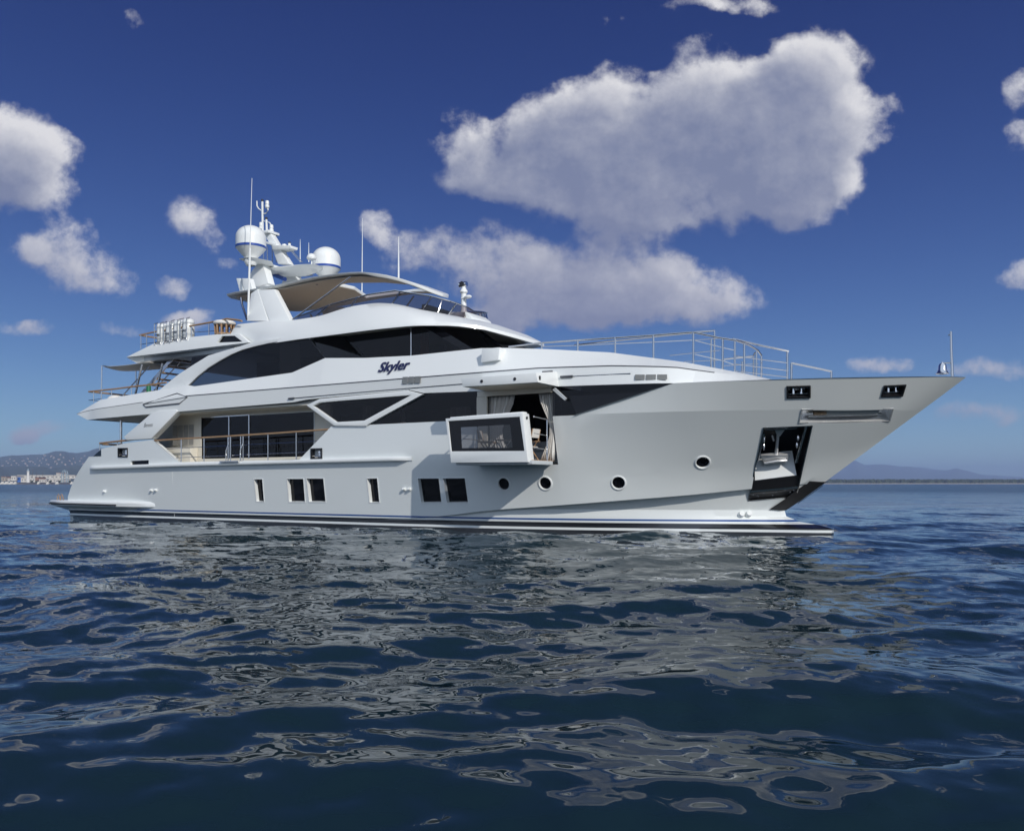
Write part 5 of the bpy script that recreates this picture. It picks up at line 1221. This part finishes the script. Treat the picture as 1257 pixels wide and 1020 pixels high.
# harbour: everything stands on the quay about one and a half kilometres off
HWH = mat('harbour_wall_paint', (.66, .62, .55), .7); HGL = mat('harbour_window', (.08, .09, .11), .3); CRB = mat('container_blue', (.03, .12, .42), .5); PALEB = mat('crane_paint', (.30, .38, .42), .5); HDK = mat('harbour_dark', (.10, .07, .06), .8); TWR = mat('lighthouse_paint', (.74, .72, .68), .6)
def slab(m, u0, u1, v0, v1, dist, depth, mi=0):
    a, b_ = FAR(u0, HY, dist), FAR(u1, HY, dist); z0, z1 = FAR(u0, v1, dist).z, FAR(u0, v0, dist).z; e = FWD * depth
    m.hexa([(a.x, a.y, z0), (b_.x, b_.y, z0), (b_.x + e.x, b_.y + e.y, z0), (a.x + e.x, a.y + e.y, z0)], [(a.x, a.y, z1), (b_.x, b_.y, z1), (b_.x + e.x, b_.y + e.y, z1), (a.x + e.x, a.y + e.y, z1)], mi)
def building(name, lab, cat, u0, u1, v0, v1, dist, wins, roofc=HWH, wall=HWH, grp=None):
    t_ = thing(name, lab, cat, FAR((u0 + u1) / 2, v1, dist), grp)
    m = M(); slab(m, u0, u1, v0, v1, dist, 25); w = m.build('wall', wall, t_)
    m = M(); slab(m, u0 - .15, u1 + .15, v0 - .5, v0, dist - 1, 27); m.build('roof', roofc, t_)
    for k in range(wins):
        m = M(); a = u0 + (u1 - u0) * (k + .3) / wins; slab(m, a, a + (u1 - u0) * .4 / wins, v0 + (v1 - v0) * .35, v0 + (v1 - v0) * .6, dist - .4, .3); m.build('window', HGL, t_)
building('warehouse', "long low white warehouse on the quay behind the lighthouse", 'warehouse', 21, 92, 583.6, 587.4, 1640, 14)
building('harbour_shed', "cream quay shed in front of the long warehouse", 'shed', 25.5, 43, 586.6, 591.8, 1560, 5)
building('harbour_shed', "low pale shed at the foot of the harbour crane", 'shed', 60, 78, 588, 591.8, 1550, 4)
building('harbour_hall', "stubby white hall at the left end of the warehouse", 'hall', 13.5, 19.5, 584.5, 590, 1600, 2)
building('quay_house', "narrow two-storey terracotta house beside the lighthouse", 'house', 43.5, 47.2, 586, 591.9, 1558, 2, wall=HR, roofc=HDK)
building('quay_house', "tall pale house rising behind the long warehouse", 'house', 69, 74, 580.6, 584.5, 1720, 3, roofc=HR)
building('quay_house', "low ochre house at the left edge of the harbour", 'house', 1.5, 7.5, 585.4, 590.5, 1620, 3, wall=SAND, roofc=HR)
building('quay_house', "small red-roofed house left of the white hall", 'house', 9, 12.6, 586.6, 590.6, 1610, 2, roofc=HR)
building('harbour_shed', "small white shed between lighthouse and crane", 'shed', 48, 57, 588.6, 591.9, 1552, 3)
m = M(); slab(m, 21.2, 25.4, 585.8, 588.2, 1580, 6); slab(m, 21.2, 25.4, 588.2, 591.8, 1580, 6); 
tag(m.build('shipping_container', CRB, None), "blue shipping container stacked beside the white hall", "container")
t_ = thing('lighthouse', "slim white lighthouse tower standing on the quay", 'lighthouse', FAR(34.5, 592, 1520))
p_ = FAR(34.5, HY, 1520); zz = lambda v: FAR(0, v, 1520).z
m = M(); m.lathe([(2.6, zz(592.3)), (2.3, zz(588)), (1.9, zz(579.3))], (p_.x, p_.y, 0), 20); m.build('tower', TWR, t_)
m = M(); m.lathe([(2.0, zz(579.3)), (2.8, zz(579)), (2.8, zz(578.4)), (1.4, zz(578.3))], (p_.x, p_.y, 0), 20); m.build('gallery', TWR, t_)
m = M(); m.lathe([(1.4, zz(578.3)), (1.4, zz(576.6)), (1.6, zz(576.5)), (.8, zz(575.7)), (0, zz(575.3))], (p_.x, p_.y, 0), 16); m.build('lantern', PALEB, t_)
t_ = thing('harbour_crane', "blue grey arched travel crane on the quay", 'crane', FAR(79, 592, 1500))
for du, dd in ((0, 0), (2.2, 10)):
    m = M(); m.tube([FAR(75.3 + du, 592, 1500 + dd), FAR(75.6 + du, 582, 1500 + dd), FAR(76.8 + du, 578.4, 1500 + dd), FAR(78.6 + du, 577.4, 1500 + dd), FAR(80.4 + du, 578.6, 1500 + dd), FAR(81.2 + du, 583, 1500 + dd), FAR(81.6 + du, 592, 1500 + dd)], .75, 8); m.build('arch', PALEB, t_)
m = M(); m.tube([FAR(78.6, 577.4, 1500), FAR(80.8, 577.4, 1510)], .7, 8); m.build('crossbeam', PALEB, t_)
for i, (u, v0) in enumerate(((40, 575.5), (45.2, 578.5), (52.4, 578.8), (83.3, 577.5), (66, 583), (9, 582), (4, 583.5))):
    m = M(); p_ = FAR(u, HY, 1590); m.tube([(p_.x, p_.y, 2), (p_.x, p_.y, FAR(u, v0, 1590).z)], .28, 6); tag(m.build('lamp_mast', HDK, None), "thin tall mast rising over the harbour quay", "mast", "masts over the harbour")
r_ = np.random.RandomState(31)
for i, (u, w) in enumerate(((3, 3.2), (8.5, 4.2), (14, 3.6), (18.5, 2.4), (47, 1.8), (58.5, 2.2), (70, 2.4), (88, 2))):
    t_ = thing('moored_boat', "small white motor boat lying along the far quay", 'boat', FAR(u, HY + .6, 1478), 'boats along the far quay')
    d = 1470; a = FAR(u - w, HY, d); b_ = FAR(u + w, HY, d); e = FWD * 4
    m = M(); m.hexa([(a.x + 1, a.y, -.2), (b_.x - 2, b_.y, -.2), (b_.x - 2 + e.x, b_.y + e.y, -.2), (a.x + 1 + e.x, a.y + e.y, -.2)], [(a.x, a.y, 2.4), (b_.x, b_.y, 3.1), (b_.x + e.x, b_.y + e.y, 3.1), (a.x + e.x, a.y + e.y, 2.4)]); m.build('hull', HWH, t_)
    m = M(); k0, k1 = a.lerp(b_, .2), a.lerp(b_, .65); m.hexa([(k0.x, k0.y + .3, 2.5), (k1.x, k1.y + .3, 2.8), (k1.x + e.x * .8, k1.y + e.y * .8, 2.8), (k0.x + e.x * .8, k0.y + e.y * .8, 2.5)], [(k0.x + .3, k0.y + .5, 5.2), (k1.x - 2, k1.y + .5, 5.0), (k1.x - 2 + e.x * .7, k1.y + e.y * .7, 5.0), (k0.x + .3 + e.x * .7, k0.y + e.y * .7, 5.2)]); m.build('cabin', HWH, t_)
    m = M(); slab(m, u - w * .55, u + w * .2, 589.6 + .4, 590.8, d - .2, .3); m.build('cabin_window', HGL, t_)
for i, (u, v) in enumerate(((45.5, 590.4), (39, 590.6), (62, 590.3), (72.5, 589.6), (86, 589.5))):
    p_ = FAR(u, HY, 1530); t_ = thing('quay_tree', "small dark tree on the quay among the harbour sheds", 'tree', (p_.x, p_.y, 2), 'trees on the quay')
    m = M(); m.tube([(p_.x, p_.y, 1.5), (p_.x, p_.y, 4)], .3, 6); m.build('trunk', HDK, t_)
    m = M()
    for k in range(9): m.ball((p_.x + r_.uniform(-2, 2), p_.y + r_.uniform(-2, 2), 4.5 + r_.uniform(-1, 1.5)), r_.uniform(.8, 1.6), 0, 8)
    m.build('crown', FOL, t_)

# ------------------------------------------------------------------ air between here and the far shore
hzm = bpy.data.materials.new('haze'); hzm.use_nodes = True; t = hzm.node_tree; t.nodes.clear()
o_ = t.nodes.new('ShaderNodeOutputMaterial'); pv = t.nodes.new('ShaderNodeVolumePrincipled')
pv.inputs['Color'].default_value = (.43, .565, .86, 1); pv.inputs['Density'].default_value = 1.25e-4; pv.inputs['Anisotropy'].default_value = 0.0
t.links.new(pv.outputs[0], o_.inputs['Volume'])
m = M(); c = FAR(628, HY, 8000); 
a_ = [CAM - FWD * 400 + RGT * q for q in (-12000, 12000)] + [CAM + FWD * 17500 + RGT * q for q in (12000, -12000)]
m.hexa([(p_.x, p_.y, -4) for p_ in a_], [(p_.x, p_.y, 340) for p_ in a_])
tag(m.build('haze', hzm, None), kind='stuff')
